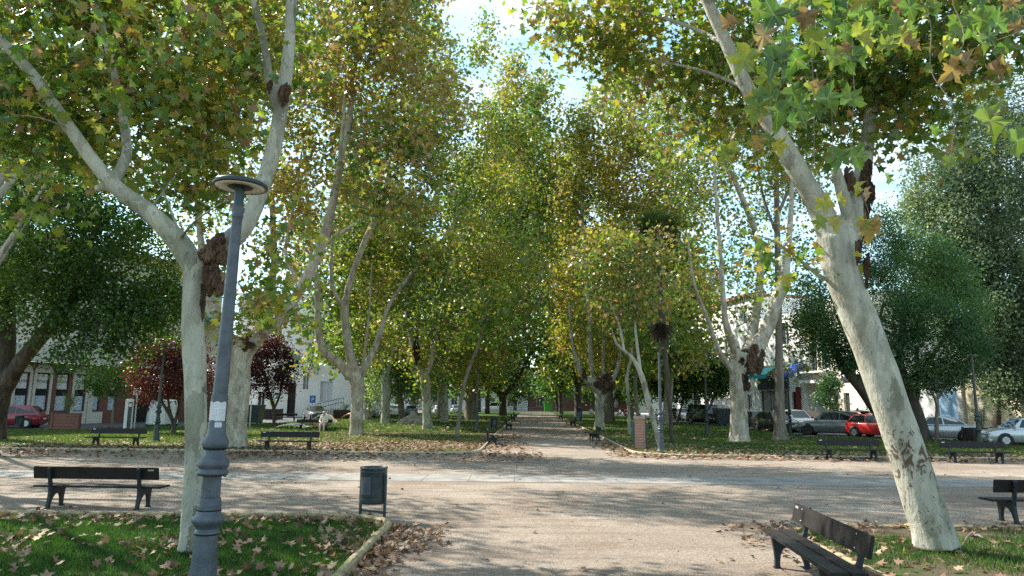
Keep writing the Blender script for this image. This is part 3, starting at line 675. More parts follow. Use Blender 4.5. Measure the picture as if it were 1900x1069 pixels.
tree(G(933, 771), [limb((933, 773, Y, 19), (933, 755, Y, 15), (932, 728, Y, 17)), limb((930, 732, Y, 11), (908, 712, Y, 9), (895, 670, Y, 6), (890, 600, Y, 4)), limb((936, 732, Y, 11), (962, 700, Y - 1, 8), (985, 655, Y - 2, 7), (1012, 630, Y - 3, 5), (1030, 560, Y - 4, 3)), limb((958, 705, Y, 6), (970, 640, Y, 4), (975, 560, Y, 3))],
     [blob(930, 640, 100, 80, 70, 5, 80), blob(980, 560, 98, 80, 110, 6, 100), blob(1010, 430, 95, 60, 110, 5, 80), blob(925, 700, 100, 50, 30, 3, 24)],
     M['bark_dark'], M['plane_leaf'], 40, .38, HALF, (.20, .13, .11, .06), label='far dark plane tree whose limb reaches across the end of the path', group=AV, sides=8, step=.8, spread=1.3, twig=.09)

# thin saplings
tree(G(848, 811), [limb((848, 812, 40, 10), (856, 740, 40, 8), (868, 690, 40, 8), (888, 640, 39.5, 6), (899, 595, 39, 5), (912, 540, 38.5, 3))],
     [blob(905, 580, 39.5, 40, 60, 1.1, 14)], M['bark_grey'], M['plane_leaf'], 34, .24, HALF, (.28, .15, .1), label='thin leaning sapling in the leaf carpet left of the path', sides=8, spread=.5, twig=.025)
tree(G(1226, 829), [limb((1227, 832, 33, 12), (1215, 790, 33, 11), (1205, 755, 33, 11), (1191, 698, 33, 11), (1176, 668, 33, 8), (1158, 650, 33, 6), (1144, 638, 33, 5), (1135, 610, 33, 3)), limb((1190, 700, 33, 7), (1182, 640, 33.2, 6), (1177, 590, 33.4, 4), (1170, 520, 33.5, 3)),
     limb((1158, 650, 33, 5), (1148, 600, 33, 4), (1130, 560, 32.6, 3))],
     [blob(1150, 530, 33, 70, 80, 1.5, 40), blob(1180, 470, 33.5, 70, 60, 1.5, 30), blob(1120, 470, 33, 60, 60, 1.3, 22)], M['bark'], M['plane_leaf'], 40, .18, MAPLE, (.50, .30, .16, .30),
     label='slim pale plane tree leaning left beside the brick pillar', sides=10, step=.3, spread=.55, twig=.022)
tree(G(1166, 806), [limb((1168, 808, 46, 7), (1166, 740, 46, 6), (1163, 700, 46, 7), (1172, 660, 46, 5), (1175, 590, 46, 4))], [blob(1178, 600, 46, 44, 60, 1.6, 20)], M['bark'], M['plane_leaf'], 30, .28, HALF, (.3, .15, .12), label='slender pale trunk close behind the brick pillar', sides=8, spread=.6, twig=.03)
tree(G(1182, 796), [limb((1182, 798, 54, 8), (1182, 750, 54, 7), (1178, 700, 54, 7), (1190, 640, 54, 5), (1196, 560, 54, 4))], [blob(1200, 610, 54, 50, 70, 2, 24)], M['bark_grey'], M['plane_leaf'], 30, .3, HALF, (.3, .15, .12), label='slender grey trunk above the brick pillar, farther back', sides=8, spread=.7, twig=.03)

# right of the path
Y = 52
tree(G(1112, 798), [limb((1112, 801, Y, 26), (1112, 785, Y, 20), (1113, 745, Y, 19), (1116, 715, Y, 32)), limb((1108, 722, Y, 20), (1085, 700, Y, 13), (1072, 676, Y, 12), (1062, 640, Y, 8), (1055, 560, Y, 5)),
     limb((1104, 715, Y, 10), (1096, 670, Y, 9), (1094, 600, Y, 9), (1086, 500, Y, 8), (1080, 400, Y, 8), (1078, 330, Y, 5), (1080, 200, Y, 3)), limb((1124, 718, Y, 16), (1142, 694, Y, 10), (1150, 660, Y, 7), (1155, 560, Y, 5), (1160, 430, Y, 4)), limb((1118, 712, Y + .3, 9), (1120, 620, Y + 1, 7), (1125, 500, Y + 1, 6), (1130, 350, Y + 1, 4))],
     [blob(1110, 560, 52, 90, 130, 3.6, 80), blob(1100, 380, 52, 90, 120, 3.6, 90), blob(1120, 250, 50, 80, 100, 3, 80), blob(1090, 660, 52, 60, 50, 2.4, 22), blob(1180, 330, 49, 70, 110, 3, 60), blob(1060, 300, 50, 50, 120, 2.4, 50), blob(1200, 200, 46, 90, 110, 3, 80), blob(1230, 380, 46, 70, 110, 2.8, 70), blob(1060, 560, 52, 50, 90, 2.4, 40), blob(1220, 560, 48, 60, 80, 2.6, 40)],
     M['bark'], M['plane_leaf'], 46, .24, MAPLE, (.54, .17, .10, .18), push=2.6, label='pollarded pale plane trunk with a dark brown knot right of the path', group=AV, sides=12, step=.5, wob=.14, wf=1.3, spread=.62, remesh=.08, twig=.05, wounds=[(1120, 712, Y - .35, 34, 34, .5), (1084, 694, Y - .2, 9, 20, .2)])
Y = 74
tree(G(1131, 783), [limb((1131, 786, Y, 26), (1131, 770, Y, 20), (1130, 720, Y, 18)), limb((1130, 725, Y, 12), (1140, 660, Y, 9), (1150, 560, Y, 7), (1155, 440, Y, 5)), limb((1128, 725, Y, 10), (1105, 660, Y, 8), (1090, 560, Y, 5))],
     [blob(1110, 560, 74, 90, 130, 5, 90), blob(1090, 380, 72, 70, 140, 5, 80), blob(1160, 620, 74, 70, 80, 4, 50)],
     M['bark_grey'], M['plane_leaf'], 44, .33, HALF, (.40, .16, .12, .14), label='grey plane trunk hidden behind the pollarded pale one', group=AV, sides=10, step=.6, spread=.8, twig=.07)
Y = 102
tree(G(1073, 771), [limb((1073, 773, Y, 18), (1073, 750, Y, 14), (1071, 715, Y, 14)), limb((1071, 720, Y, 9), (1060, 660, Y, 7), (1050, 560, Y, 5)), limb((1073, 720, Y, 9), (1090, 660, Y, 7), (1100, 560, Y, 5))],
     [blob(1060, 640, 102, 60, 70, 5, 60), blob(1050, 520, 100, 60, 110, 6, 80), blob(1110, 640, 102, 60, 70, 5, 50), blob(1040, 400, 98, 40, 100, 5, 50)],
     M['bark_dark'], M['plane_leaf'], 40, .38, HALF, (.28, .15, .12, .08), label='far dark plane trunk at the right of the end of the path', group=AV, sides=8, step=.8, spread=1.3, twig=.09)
Y = 38
tree(G(1371, 821), [limb((1372, 826, Y, 54), (1371, 806, Y, 38), (1371, 760, Y, 34), (1369, 700, Y, 33), (1376, 655, Y, 50)),
     limb((1392, 665, Y, 34), (1420, 618, Y, 28), (1440, 565, Y, 25), (1453, 520, Y, 20), (1462, 460, Y + .5, 15), (1468, 380, Y + .8, 10), (1470, 280, Y + 1, 7)),
     limb((1386, 655, Y, 26), (1402, 590, Y + 1, 17), (1411, 500, Y + 1.4, 15), (1404, 440, Y + 1.4, 13), (1380, 375, Y + 1, 12), (1352, 312, Y + 1, 9), (1318, 255, Y + 1, 7), (1290, 200, Y + 1, 4)),
     limb((1366, 655, Y, 22), (1346, 595, Y - 1, 13), (1338, 490, Y - 1.4, 10), (1330, 390, Y - 1.4, 8), (1325, 280, Y - 1.4, 5)),
     limb((1362, 690, Y, 16), (1336, 655, Y - .5, 11), (1312, 590, Y - 1, 9), (1287, 525, Y - 1.4, 7), (1275, 430, Y - 1.6, 4)),
     limb((1395, 685, Y, 7), (1438, 678, Y - .5, 5))],
     [blob(1400, 300, 39, 110, 130, 3, 60), blob(1320, 430, 37, 80, 110, 2.4, 44), blob(1300, 300, 38, 80, 110, 2.6, 56), blob(1420, 480, 39, 70, 90, 2.4, 22), blob(1350, 560, 37, 70, 70, 2, 26), blob(1480, 360, 40, 60, 120, 2.4, 22), blob(1270, 560, 37, 60, 80, 2, 26), blob(1420, 150, 40, 140, 110, 3, 50), blob(1290, 640, 38, 40, 40, 1.4, 8), blob(1250, 260, 36, 70, 130, 2.6, 50), blob(1360, 160, 37, 120, 110, 2.8, 50), blob(1520, 200, 41, 80, 110, 2.6, 36), blob(1500, 480, 41, 40, 90, 2, 14)],
     M['bark_fleck'], M['plane_leaf'], 36, .19, MAPLE, (.30, .16, .13, .14), push=2.6, label='stout pale plane tree with a big rusty wound in its fork', group=AV, sides=16, step=.35, wob=.12, wf=1.4, spread=.7, remesh=.06, twig=.035,
     wounds=[(1392, 668, Y - .40, 38, 52, .3), (1382, 704, Y - .36, 16, 40, .12), (1408, 672, Y - .25, 24, 36, .25)])
Y = 40
tree(G(1448, 817), [limb((1448, 821, Y, 40), (1448, 808, Y, 30), (1447, 780, Y, 21), (1446, 700, Y, 17), (1445, 600, Y, 13), (1443, 480, Y, 12), (1441, 360, Y, 10), (1440, 240, Y, 7)), limb((1443, 400, Y, 7), (1470, 330, Y, 6), (1490, 240, Y, 4)), limb((1443, 440, Y, 6), (1415, 360, Y + 1, 5), (1400, 260, Y + 1, 3))],
     [blob(1450, 260, 41, 90, 120, 2.6, 50), blob(1510, 330, 42, 60, 90, 2, 20), blob(1480, 650, 42, 30, 60, 1, 8)],
     M['bark_grey'], M['plane_leaf'], 36, .20, MAPLE, (.36, .18, .13, .16), label='straight brown trunk with a flared foot right of the wounded plane tree', sides=12, step=.5, spread=.75, twig=.035)

# palm with a collar of dead fronds
def fronds(mb_t, c, n, length, elev, jitter, per=24, w=.016):
    V, T = [], []
    for k in range(n):
        a = 2 * math.pi * k / n + random.uniform(-.2, .2); e = R(elev + random.uniform(-jitter, jitter))
        d = Vector((math.cos(a) * math.cos(e), math.sin(a) * math.cos(e), math.sin(e)))
        side = d.cross(Vector((0, 0, 1))).normalized(); st = length * .45
        o = c + d * st
        mb_t.tube([c, c + d * st * .5 + Vector((0, 0, .04)), o], [.018, .014, .012], 4)
        for i in range(per):                       # folded fan blade
            f = (i / (per - 1) - .5) * 2 * R(115); q = (d * math.cos(f) + side * math.sin(f)).normalized()
            L = length * .58 * random.uniform(.85, 1.1)
            p1 = o + q * L * .6 + Vector((0, 0, -.03)); p2 = o + q * L + Vector((0, 0, -.12 - .25 * random.random() * length * .5))
            nn = q.cross(d.cross(side)).normalized() * w * length
            b = len(V); V += [tuple(o), tuple(p1 + nn), tuple(p2), tuple(p1 - nn)]; T.append((b, b + 1, b + 2, b + 3))
    return V, T
def palm(base, trunk, crown_at, label, dead_at=None):
    root = empty('palm_tree', base, 0, label, 'palm')
    mb = MB(); P, r = smooth_path(*trunk, .25); mb.tube(P, r, 10, wob=.2, wf=5); mb.build('trunk', M['bark_dark'], root, world=True)
    fb = MB(); V, T = [], []
    for n, L, e in ((9, 1.5, 65), (12, 1.6, 35), (12, 1.6, 5), (10, 1.5, -30)):
        v, t = fronds(fb, crown_at, n, L, e, 10); T += [tuple(x + len(V) for x in q) for q in t]; V += v
    me = np_mesh('crown', np.array(V) - np.array(tuple(base)), np.array(T), np.repeat(rng.random(len(T) // 26 + 1), 26)[:len(T)])
    link('crown', me, M['palm_leaf'], root)
    fb.build('stalks', M['bark_grey'], root, world=True)
    if dead_at is not None:
        fb = MB(); V, T = fronds(fb, dead_at, 30, 1.25, -84, 5, 12, .03)
        me = np_mesh('dead_fronds', np.array(V) - np.array(tuple(base)), np.array(T), rng.random(len(T)))
        link('dead_fronds', me, M['dry_frond'], root)
palm(G(1246, 824), limb((1246, 826, 36, 8), (1243, 760, 36, 8), (1236, 680, 36, 10), (1228, 590, 36, 11), (1223, 500, 36, 10), (1220, 440, 36, 11)), at(1220, 432, 36), 'slim palm with a ragged collar of dead fronds among the planes', at(1226, 585, 36))

# dark tree that fills the left edge
Y = 33
tree(G(-8, 818), [limb((-20, 822, Y, 66), (-14, 780, Y, 50), (-4, 720, Y, 46), (8, 660, Y, 40), (8, 600, Y, 40), (10, 500, Y, 26), (30, 380, Y, 14), (36, 280, Y, 8)), limb((0, 735, Y, 36), (38, 672, Y - .4, 30), (82, 618, Y - .7, 28), (120, 570, Y - 1, 28), (145, 520, Y - 1.2, 20), (160, 470, Y - 1.4, 14), (190, 400, Y - 1.5, 8)),
     limb((120, 570, Y - 1, 16), (175, 530, Y, 12), (240, 500, Y + 1, 7), (290, 470, Y + 1, 4)), limb((10, 640, Y, 20), (-60, 560, Y, 14), (-120, 450, Y, 8))],
     [blob(110, 440, 32, 140, 120, 3, 120), blob(40, 340, 33, 120, 110, 3, 90), blob(220, 480, 32, 110, 110, 2.6, 100), blob(20, 540, 31, 90, 80, 2.4, 54), blob(190, 590, 31, 110, 44, 1.6, 44), blob(-90, 450, 33, 120, 180, 3, 60), blob(290, 570, 33, 70, 60, 1.8, 40), blob(150, 330, 34, 110, 80, 2.6, 40), blob(60, 250, 35, 120, 60, 2.4, 34), blob(150, 655, 31, 90, 22, 1.2, 12), blob(270, 430, 32, 50, 90, 1.6, 24), blob(320, 520, 33, 36, 50, 1.2, 14), blob(250, 350, 34, 60, 50, 1.6, 16), blob(240, 640, 32, 50, 24, 1.0, 8)],
     M['bark_dark'], M['dark_leaf'], 84, .16, KITE, (.46, .34, .18), label='big dark evergreen with a black leaning limb at the left edge', sides=14, step=.4, wob=.12, spread=.45, remesh=.07, twig=.03, zmin=3.4)

# purple plums and a small green tree on the left
def small_tree(bpx, stem_q, blobs, leaf, per, size, tint, label, bark='bark_grey', tm=KITE, zmin=1.2, spread=.32, name='small_tree', twig=.02, **kw):
    return tree(G(*bpx), [limb(*q) for q in stem_q], blobs, M[bark], M[leaf], per, size, tm, tint, name=name, label=label, sides=8, step=.25, spread=spread, twig=twig, zmin=zmin, **kw)
Y = 41
small_tree((322, 804), [((322, 806, Y, 9), (322, 790, Y, 8), (318, 775, Y, 7), (300, 745, Y, 5), (285, 710, Y, 3)), ((322, 790, Y, 7), (330, 765, Y, 6), (335, 730, Y, 4), (340, 690, Y, 3)), ((320, 780, Y, 5), (312, 740, Y, 4), (315, 690, Y, 3))],
     [blob(285, 690, Y, 55, 62, 1.6, 70), blob(345, 690, Y, 50, 62, 1.6, 60), blob(310, 650, Y, 60, 36, 1.5, 36)], 'plum_leaf', 90, .12, (.55, .2, .2), 'reddish purple plum tree left of the near forked trunk', 'bark_dark', name='plum_tree', zmin=1.9)
Y = 52
small_tree((508, 787), [((508, 789, Y, 7), (508, 760, Y, 6), (500, 730, Y, 5), (490, 690, Y, 3)), ((508, 760, Y, 5), (520, 730, Y, 4), (525, 690, Y, 3))],
     [blob(500, 680, Y, 56, 56, 2, 80), blob(440, 690, Y, 50, 56, 2, 50), blob(500, 640, Y, 44, 26, 1.6, 30)], 'plum_leaf', 90, .15, (.22, .15, .15), 'dark purple plum tree right of the stout flecked trunk', 'bark_dark', name='plum_tree', zmin=1.9)
Y = 48
small_tree((207, 794), [((207, 796, Y, 6), (210, 765, Y, 5), (215, 735, Y, 5), (212, 705, Y, 3)), ((215, 735, Y, 3), (190, 705, Y, 2)), ((215, 735, Y, 3), (232, 705, Y, 2))],
     [blob(200, 705, Y, 40, 30, 1.2, 40), blob(228, 710, Y, 22, 30, 1, 20), blob(180, 718, Y, 24, 14, .8, 10)], 'fresh_leaf', 60, .12, (.45, .2, .2), 'small bright green tree before the arcaded building', spread=.28)
# weeping pepper tree and a pair of trunks behind it
Y = 64
tree(G(746, 781), [limb((746, 783, Y, 16), (744, 750, Y, 13), (736, 700, Y, 10), (720, 650, Y, 6)), limb((744, 730, Y, 9), (762, 690, Y, 7), (770, 640, Y, 4))], [blob(716, 690, Y, 40, 40, 2.4, 60), blob(762, 700, Y, 36, 36, 2.2, 40), blob(740, 650, Y, 56, 30, 2.6, 50)],
     M['bark_grey'], M['willow_leaf'], 60, .26, SLIM, (.5, .25, .2), label='pale green weeping tree behind the many limbed plane', name='weeping_tree', sides=8, spread=.45, twig=.04, hang=1.5, droop=3, zmin=2.4)
tree(G(716, 785), [limb((716, 787, 62, 22), (716, 760, 62, 18), (716, 700, 62, 17)), limb((716, 705, 62, 12), (706, 620, 62, 9), (700, 520, 62, 6)), limb((716, 705, 62, 10), (736, 620, 62, 8), (742, 520, 62, 5))],
     [blob(700, 560, 62, 70, 90, 3.5, 60), blob(680, 430, 62, 80, 100, 4, 60)], M['bark'], M['plane_leaf'], 46, .34, HALF, (.42, .15, .12, .06), label='plane trunk rising through the pale weeping foliage', group=AV, sides=10, step=.6, spread=1, twig=.06)

# feathery dark tree and grey green giant on the right
Y = 42
tree(G(1695, 817), [limb((1716, 820, Y, 30), (1712, 800, Y, 24), (1700, 760, Y, 22), (1684, 715, Y, 20), (1670, 670, Y, 14), (1680, 580, Y, 9), (1700, 500, Y, 5)), limb((1690, 815, Y, 26), (1655, 790, Y, 26), (1625, 758, Y, 25), (1592, 712, Y, 23), (1566, 682, Y, 19), (1545, 640, Y, 13), (1530, 590, Y, 8), (1520, 530, Y, 4)),
     limb((1592, 712, Y, 12), (1620, 640, Y, 9), (1640, 560, Y, 6)), limb((1684, 715, Y, 12), (1730, 660, Y, 9), (1770, 600, Y, 6)), limb((1655, 790, Y, 14), (1700, 740, Y + 1, 12), (1700, 640, Y + 1, 8))],
     [blob(1540, 590, 41, 70, 60, 2.4, 80), blob(1640, 560, 42, 90, 90, 3, 120), blob(1730, 620, 42, 80, 80, 3, 110), blob(1690, 500, 43, 90, 60, 2.4, 70), blob(1560, 650, 41, 60, 34, 1.6, 36), blob(1740, 540, 43, 70, 60, 2, 50), blob(1690, 690, 42, 70, 36, 1.8, 40), blob(1500, 620, 41, 36, 40, 1.2, 20), blob(1640, 440, 43, 60, 40, 1.8, 30), blob(1780, 560, 44, 60, 70, 2, 50), blob(1610, 640, 41, 70, 50, 1.8, 50), blob(1490, 560, 41, 40, 50, 1.4, 22), blob(1700, 450, 43, 60, 40, 1.6, 20), blob(1620, 400, 43, 40, 30, 1.2, 8), blob(1790, 640, 42, 40, 50, 1.4, 24), blob(1760, 690, 42, 60, 30, 1.4, 20)],
     M['bark_dark'], M['fern_leaf'], 88, .20, SLIM, (.5, .34, .2), label='dark feathery tree forking low behind the leaning plane', sides=12, step=.4, spread=.45, remesh=.07, twig=.03, zmin=3.2, flat=.6)
Y = 50
tree(G(1850, 806), [limb((1850, 810, Y, 18), (1850, 780, Y, 15), (1852, 700, Y, 14), (1852, 600, Y, 13), (1850, 480, Y, 11), (1850, 340, Y, 9), (1850, 220, Y, 5)), limb((1845, 640, Y, 14), (1800, 560, Y, 10), (1760, 460, Y, 6)), limb((1850, 560, Y, 14), (1900, 480, Y, 10), (1950, 380, Y, 6)), limb((1850, 420, Y, 9), (1810, 330, Y, 7), (1790, 240, Y, 4)), limb((1850, 640, Y, 12), (1900, 620, Y, 9), (1960, 600, Y, 6))],
     [blob(1840, 260, 51, 110, 90, 3.4, 110), blob(1820, 380, 50, 120, 90, 3.6, 130), blob(1880, 480, 50, 120, 110, 3.6, 130), blob(1790, 460, 49, 90, 70, 2.6, 60), blob(1850, 590, 49, 90, 70, 2.8, 80), blob(1960, 320, 51, 110, 150, 3.4, 60), blob(1770, 330, 51, 70, 70, 2.4, 34), blob(1885, 660, 48.5, 50, 60, 1.8, 36), blob(1725, 290, 51, 40, 60, 1.6, 14), blob(1870, 170, 51, 110, 80, 3, 60), blob(1740, 400, 50, 60, 80, 2.2, 40), blob(1900, 590, 48, 60, 100, 2.4, 50), blob(1820, 650, 48, 40, 50, 1.6, 18), blob(1765, 230, 51, 30, 50, 1.6, 12), blob(1872, 715, 47, 40, 50, 1.2, 30), blob(1800, 540, 48, 60, 90, 2.2, 50), blob(1690, 330, 51, 30, 60, 1.4, 10)],
     M['bark_dark'], M['grey_leaf'], 120, .20, KITE, (.50, .4, .2), label='tall grey green evergreen with trailing strands at the right edge', sides=10, step=.6, spread=.5, twig=.05, hang=1.3, zmin=3.0)
small_tree((1738, 817), [((1738, 819, 41.5, 8), (1738, 780, 41.5, 7), (1737, 745, 41.5, 6), (1720, 715, 41.5, 4), (1705, 690, 41.5, 3)), ((1737, 745, 41.5, 5), (1760, 710, 41.5, 4), (1780, 690, 41.5, 2))],
     [blob(1740, 700, 41.5, 50, 24, 1.4, 44), blob(1785, 690, 41.5, 30, 24, 1, 20)], 'grey_leaf', 60, .13, (.25, .2, .15), 'small thin stemmed street tree before the blue gate', zmin=2.5)
small_tree((1541, 792), [((1541, 794, 66, 5), (1541, 770, 66, 4), (1540, 730, 66, 3))], [blob(1541, 735, 66, 24, 30, 1.1, 36), blob(1541, 710, 66, 15, 20, .8, 16)], 'fern_leaf', 60, .17, (.3, .2, .15), 'small dense tree before the cream shop front', spread=.35, zmin=1.4)
small_tree((1320, 787), [((1320, 789, 72, 9), (1316, 760, 72, 8), (1305, 730, 72, 6), (1290, 690, 72, 4)), ((1316, 760, 72, 6), (1330, 720, 72, 5), (1340, 690, 72, 3))], [blob(1290, 700, 72, 60, 36, 3, 90), blob(1340, 700, 72, 36, 30, 2.4, 50), blob(1300, 670, 72, 44, 24, 2.4, 50)], 'dark_leaf', 70, .26, (.55, .2, .15), 'round dark green tree shading the parked vans', spread=.6, zmin=2.4)
small_tree((1262, 786), [((1256, 788, 74, 5), (1264, 755, 74, 4), (1270, 720, 74, 3))], [blob(1250, 705, 75, 50, 40, 3, 70), blob(1205, 710, 76, 40, 34, 2.4, 50)], 'dark_leaf', 70, .26, (.4, .2, .15), 'dark leaning tree behind the far seated group', spread=.6, zmin=2.4)

# clipped bush
b0 = G(1583, 808)
broot = empty('clipped_bush', b0, 0, 'rounded dark green bush beside the grey parked car', 'bush')
n = 9000; d = unit(rng.normal(size=(n, 3))); rr = .55 + .45 * rng.random((n, 1)) ** .4
C = d * rr * np.array([.74, .74, .72]) + np.array([0, 0, .70]); C = C[C[:, 2] > .03]
C += rng.normal(size=C.shape) * .03
V, T, tt = place_leaves(C, .075 * rng.uniform(.7, 1.2, len(C)), rng.random(len(C)) * .7 + .1, KITE, .3, .0)
link('foliage', np_mesh('foliage', V, T, tt), M['dark_leaf'], broot)
mb = MB()
for k in range(7):
    a = k * .9; mb.tube([(0, 0, 0), (.2 * math.cos(a), .2 * math.sin(a), .4), (.5 * math.cos(a), .5 * math.sin(a), .95)], [.025, .018, .008], 5)
mb.build('stem', M['bark_dark'], broot)

# farther rows of the avenue: six pattern trees, then copies
def auto_tree(loc, h, label, tint, leafn=150, lsz=.42, bark='bark_grey', group=AV, leafm='plane_leaf', w=4.2):
    loc = Vector(loc); L = []
    f = h * random.uniform(.18, .24); b = loc + Vector((random.uniform(-.3, .3), random.uniform(-.3, .3), f))
    L.append(([loc + Vector((0, 0, -.1)), loc + Vector((0, 0, .6)), b], [.62, .45, .42]))
    for k in range(5):
        a = k * 1.257 + random.uniform(-.3, .3); s = random.uniform(.6, 1.0)
        p = b + Vector((math.cos(a) * 1.2 * s, math.sin(a) * 1.2 * s, h * .12)); q = p + Vector((math.cos(a) * 1.2 * s, math.sin(a) * 1.2 * s, h * .28)); r = q + Vector((math.cos(a) * .6, math.sin(a) * .6, h * .25))
        L.append(([b - Vector((0, 0, .3)), p, q, r], [.28, .2, .13, .05]))
    B = [(loc + Vector((0, 0, h * .36)), (w, w, h * .14), leafn // 3), (loc + Vector((0, 0, h * .58)), (w, w, h * .2), leafn // 2), (loc + Vector((random.uniform(-.6, .6), 0, h * .83)), (w * .7, w * .7, h * .17), leafn // 4)]
    return tree(loc, L, B, M[bark], M[leafm], 46, lsz, HALF, tint, label=label, group=group, sides=8, step=.8, spread=1.0, twig=.06)
far = []
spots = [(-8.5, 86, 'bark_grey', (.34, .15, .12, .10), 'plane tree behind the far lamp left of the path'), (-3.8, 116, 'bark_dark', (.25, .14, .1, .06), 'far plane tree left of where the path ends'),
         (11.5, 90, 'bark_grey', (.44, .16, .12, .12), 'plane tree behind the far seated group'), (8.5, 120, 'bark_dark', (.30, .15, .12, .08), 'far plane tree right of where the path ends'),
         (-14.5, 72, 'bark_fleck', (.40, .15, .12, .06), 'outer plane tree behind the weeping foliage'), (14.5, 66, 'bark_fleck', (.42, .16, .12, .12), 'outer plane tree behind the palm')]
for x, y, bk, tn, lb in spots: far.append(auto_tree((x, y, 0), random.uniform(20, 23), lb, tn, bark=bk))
more = [(-13.5, 98, 4, 'outer plane tree far back in the left lawn'), (-11.5, 124, 0, 'outermost far plane tree left of the path'), (15.5, 110, 5, 'outer plane tree far back in the right lawn'), (12.5, 134, 2, 'farthest plane tree right of the path end'),
        (-6, 134, 1, 'farthest plane tree left of the path end'), (14.2, 84, 2, 'outer plane tree beyond the palm in the right lawn')]
for x, y, i, lb in more:
    c = copy_tree(far[i]); c.location = (x, y, 0); c.rotation_euler.z = random.uniform(0, 6); c['label'] = lb
# street trees beyond the end of the avenue
sh = auto_tree((-9, 151.3, 0), 12, 'round dark street tree beyond the end of the path', (.5, .2, .15), 110, .36, 'bark_dark', 'street trees beyond the avenue', 'dark_leaf', 5)
for k, (x, y, lb) in enumerate([(1, 164, 'dark street tree straight beyond the path end'), (10, 151.3, 'dark street tree right of the green container'), (19, 164, 'dark street tree beyond the far seated group'), (-20, 164, 'dark street tree beyond the far left cars'), (28, 165, 'dark street tree at the far right street corner')]):
    c = copy_tree(sh); c.location = (x, y, 0); c.rotation_euler.z = k * 1.1; s = .9 + .1 * (k % 3); c.scale = (s, s, s); c['label'] = lb

# two plane trees added left of the frame to cast shade on the crossing
def shade_tree(x, y, h, label, seed, zlow=8.6, up=0.0):
    random.seed(seed)
    loc = Vector((x, y, 0)); b = loc + Vector((.3, 0, 5.4)); L = [([loc + Vector((0, 0, -.1)), loc + Vector((.1, 0, 1)), b], [.30, .24, .26])]
    for k in range(5):
        a = k * 1.257; p = b + Vector((math.cos(a) * 1.5, math.sin(a) * 1.5, 2.0)); q = p + Vector((math.cos(a) * 1.6, math.sin(a) * 1.6, 3.2)); L.append(([b - Vector((0, 0, .3)), p, q], [.17, .12, .05]))
    B = [(loc + Vector((math.cos(k * 1.05) * 3.6, math.sin(k * 1.05) * 3.6, 9.6 + up + (k % 3) * 1.3)), (2.2, 2.2, 1.6), 30) for k in range(6)] + [(loc + Vector((0, 0, 12.8 + up)), (3.0, 3.0, 1.6), 50)]
    return tree(loc, L, B, M['bark'], M['plane_leaf'], 34, .17, MAPLE, (.34, .16, .14, .1), label=label, sides=12, step=.3, spread=.42, twig=.02, zmin=zlow)
shade_tree(-15.3, 17.6, 13, 'plane tree added beyond the left edge to shade the sand, behind the near bench', 4)
shade_tree(-22.5, 27.6, 15, 'plane tree added to the left lawn beyond the left edge to shade the paved strip, above the big dark evergreen', 9, 10.4, 2.4)
# ------------------------------------------------------------------ park benches
def make_bench(label):
    root = empty('park_bench', (0, 0, 0), 0, label, 'bench', 'park benches')
    # sits facing +y; side frames are castings in one plane
    prof = [(-.235, 0), (-.17, 0), (-.155, .07), (-.115, .17), (-.055, .235), (.02, .255), (.085, .235), (.12, .17), (.135, .08), (.135, .0), (.20, 0), (.195, .10), (.205, .22), (.225, .345), (.225, .362),
            (-.085, .362), (-.135, .385), (-.165, .44), (-.19, .55), (-.225, .70), (-.245, .735), (-.27, .74), (-.285, .715), (-.265, .63), (-.232, .50), (-.208, .40), (-.195, .30), (-.20, .20), (-.215, .10)]
    for s in (-1, 1):
        mb = MB(); mb.prism(prof, 'x', s * .83 - .03, s * .83 + .03)
        mb.prism([(-.25, 0), (-.155, 0), (-.155, .018), (-.25, .018)], 'x', s * .83 - .045, s * .83 + .045)
        mb.prism([(.125, 0), (.215, 0), (.215, .018), (.125, .018)], 'x', s * .83 - .045, s * .83 + .045)
        o = mb.build('side_frame', M['iron'], root)
        m = o.modifiers.new('edge', 'BEVEL'); m.width = .008; m.segments = 2; m.limit_method = 'ANGLE'
    for y0, y1 in ((-.135, .035), (.05, .235)):
        mb = MB(); mb.rbox(-1.19, 1.19, y0, y1, .364, .402, .008); mb.build('seat_board', M['bench_wood'], root)
    mb = MB(); Mx = Matrix.Translation((0, -.178, .635)) @ Matrix.Rotation(R(12), 4, 'X')
    mb.rbox(-1.17, 1.17, -.019, .019, -.112, .112, .008, Mx); mb.build('backrest', M['bench_wood'], root)
    mb = MB()
    for s in (-1, 1):
        for z in (-.07, .07):
            for t in (-1, 1):
                mb.lathe([(0.0, .0), (.011, .0), (.009, .006), (0, .008)], 8, M=Mx @ Matrix.Translation((s * .83, t * .0185, z)) @ Matrix.Rotation(R(-90 * t), 4, 'X'))
    mb.build('bolts', M['metal'], root)['kind'] = 'stuff'
    mb = MB(); mb.box(.98, 1.09, -.0235, -.0205, .055, .085, Mx); mb.box(.98, 1.09, .0205, .0235, .055, .085, Mx); mb.build('plaque', M['metal'], root)
    return root
bench0 = make_bench('')
first = [True]
def bench(loc, rz, label):
    o = bench0 if first[0] else copy_tree(bench0)
    first[0] = False
    o.location = loc; o.rotation_euler = (0, 0, R(rz)); o['label'] = label
    return o
c = (G(87, 941) + G(258, 946)) / 2
bench((c.x + .04, c.y + .12, 0), -2, 'black bench seen from behind, left of the near forked tree')
bench((G(1862, 970).x + .97, G(1862, 970).y + .1, 0), 2, 'black bench seen from behind, cut off by the right edge')
p = G(1442, 1054)
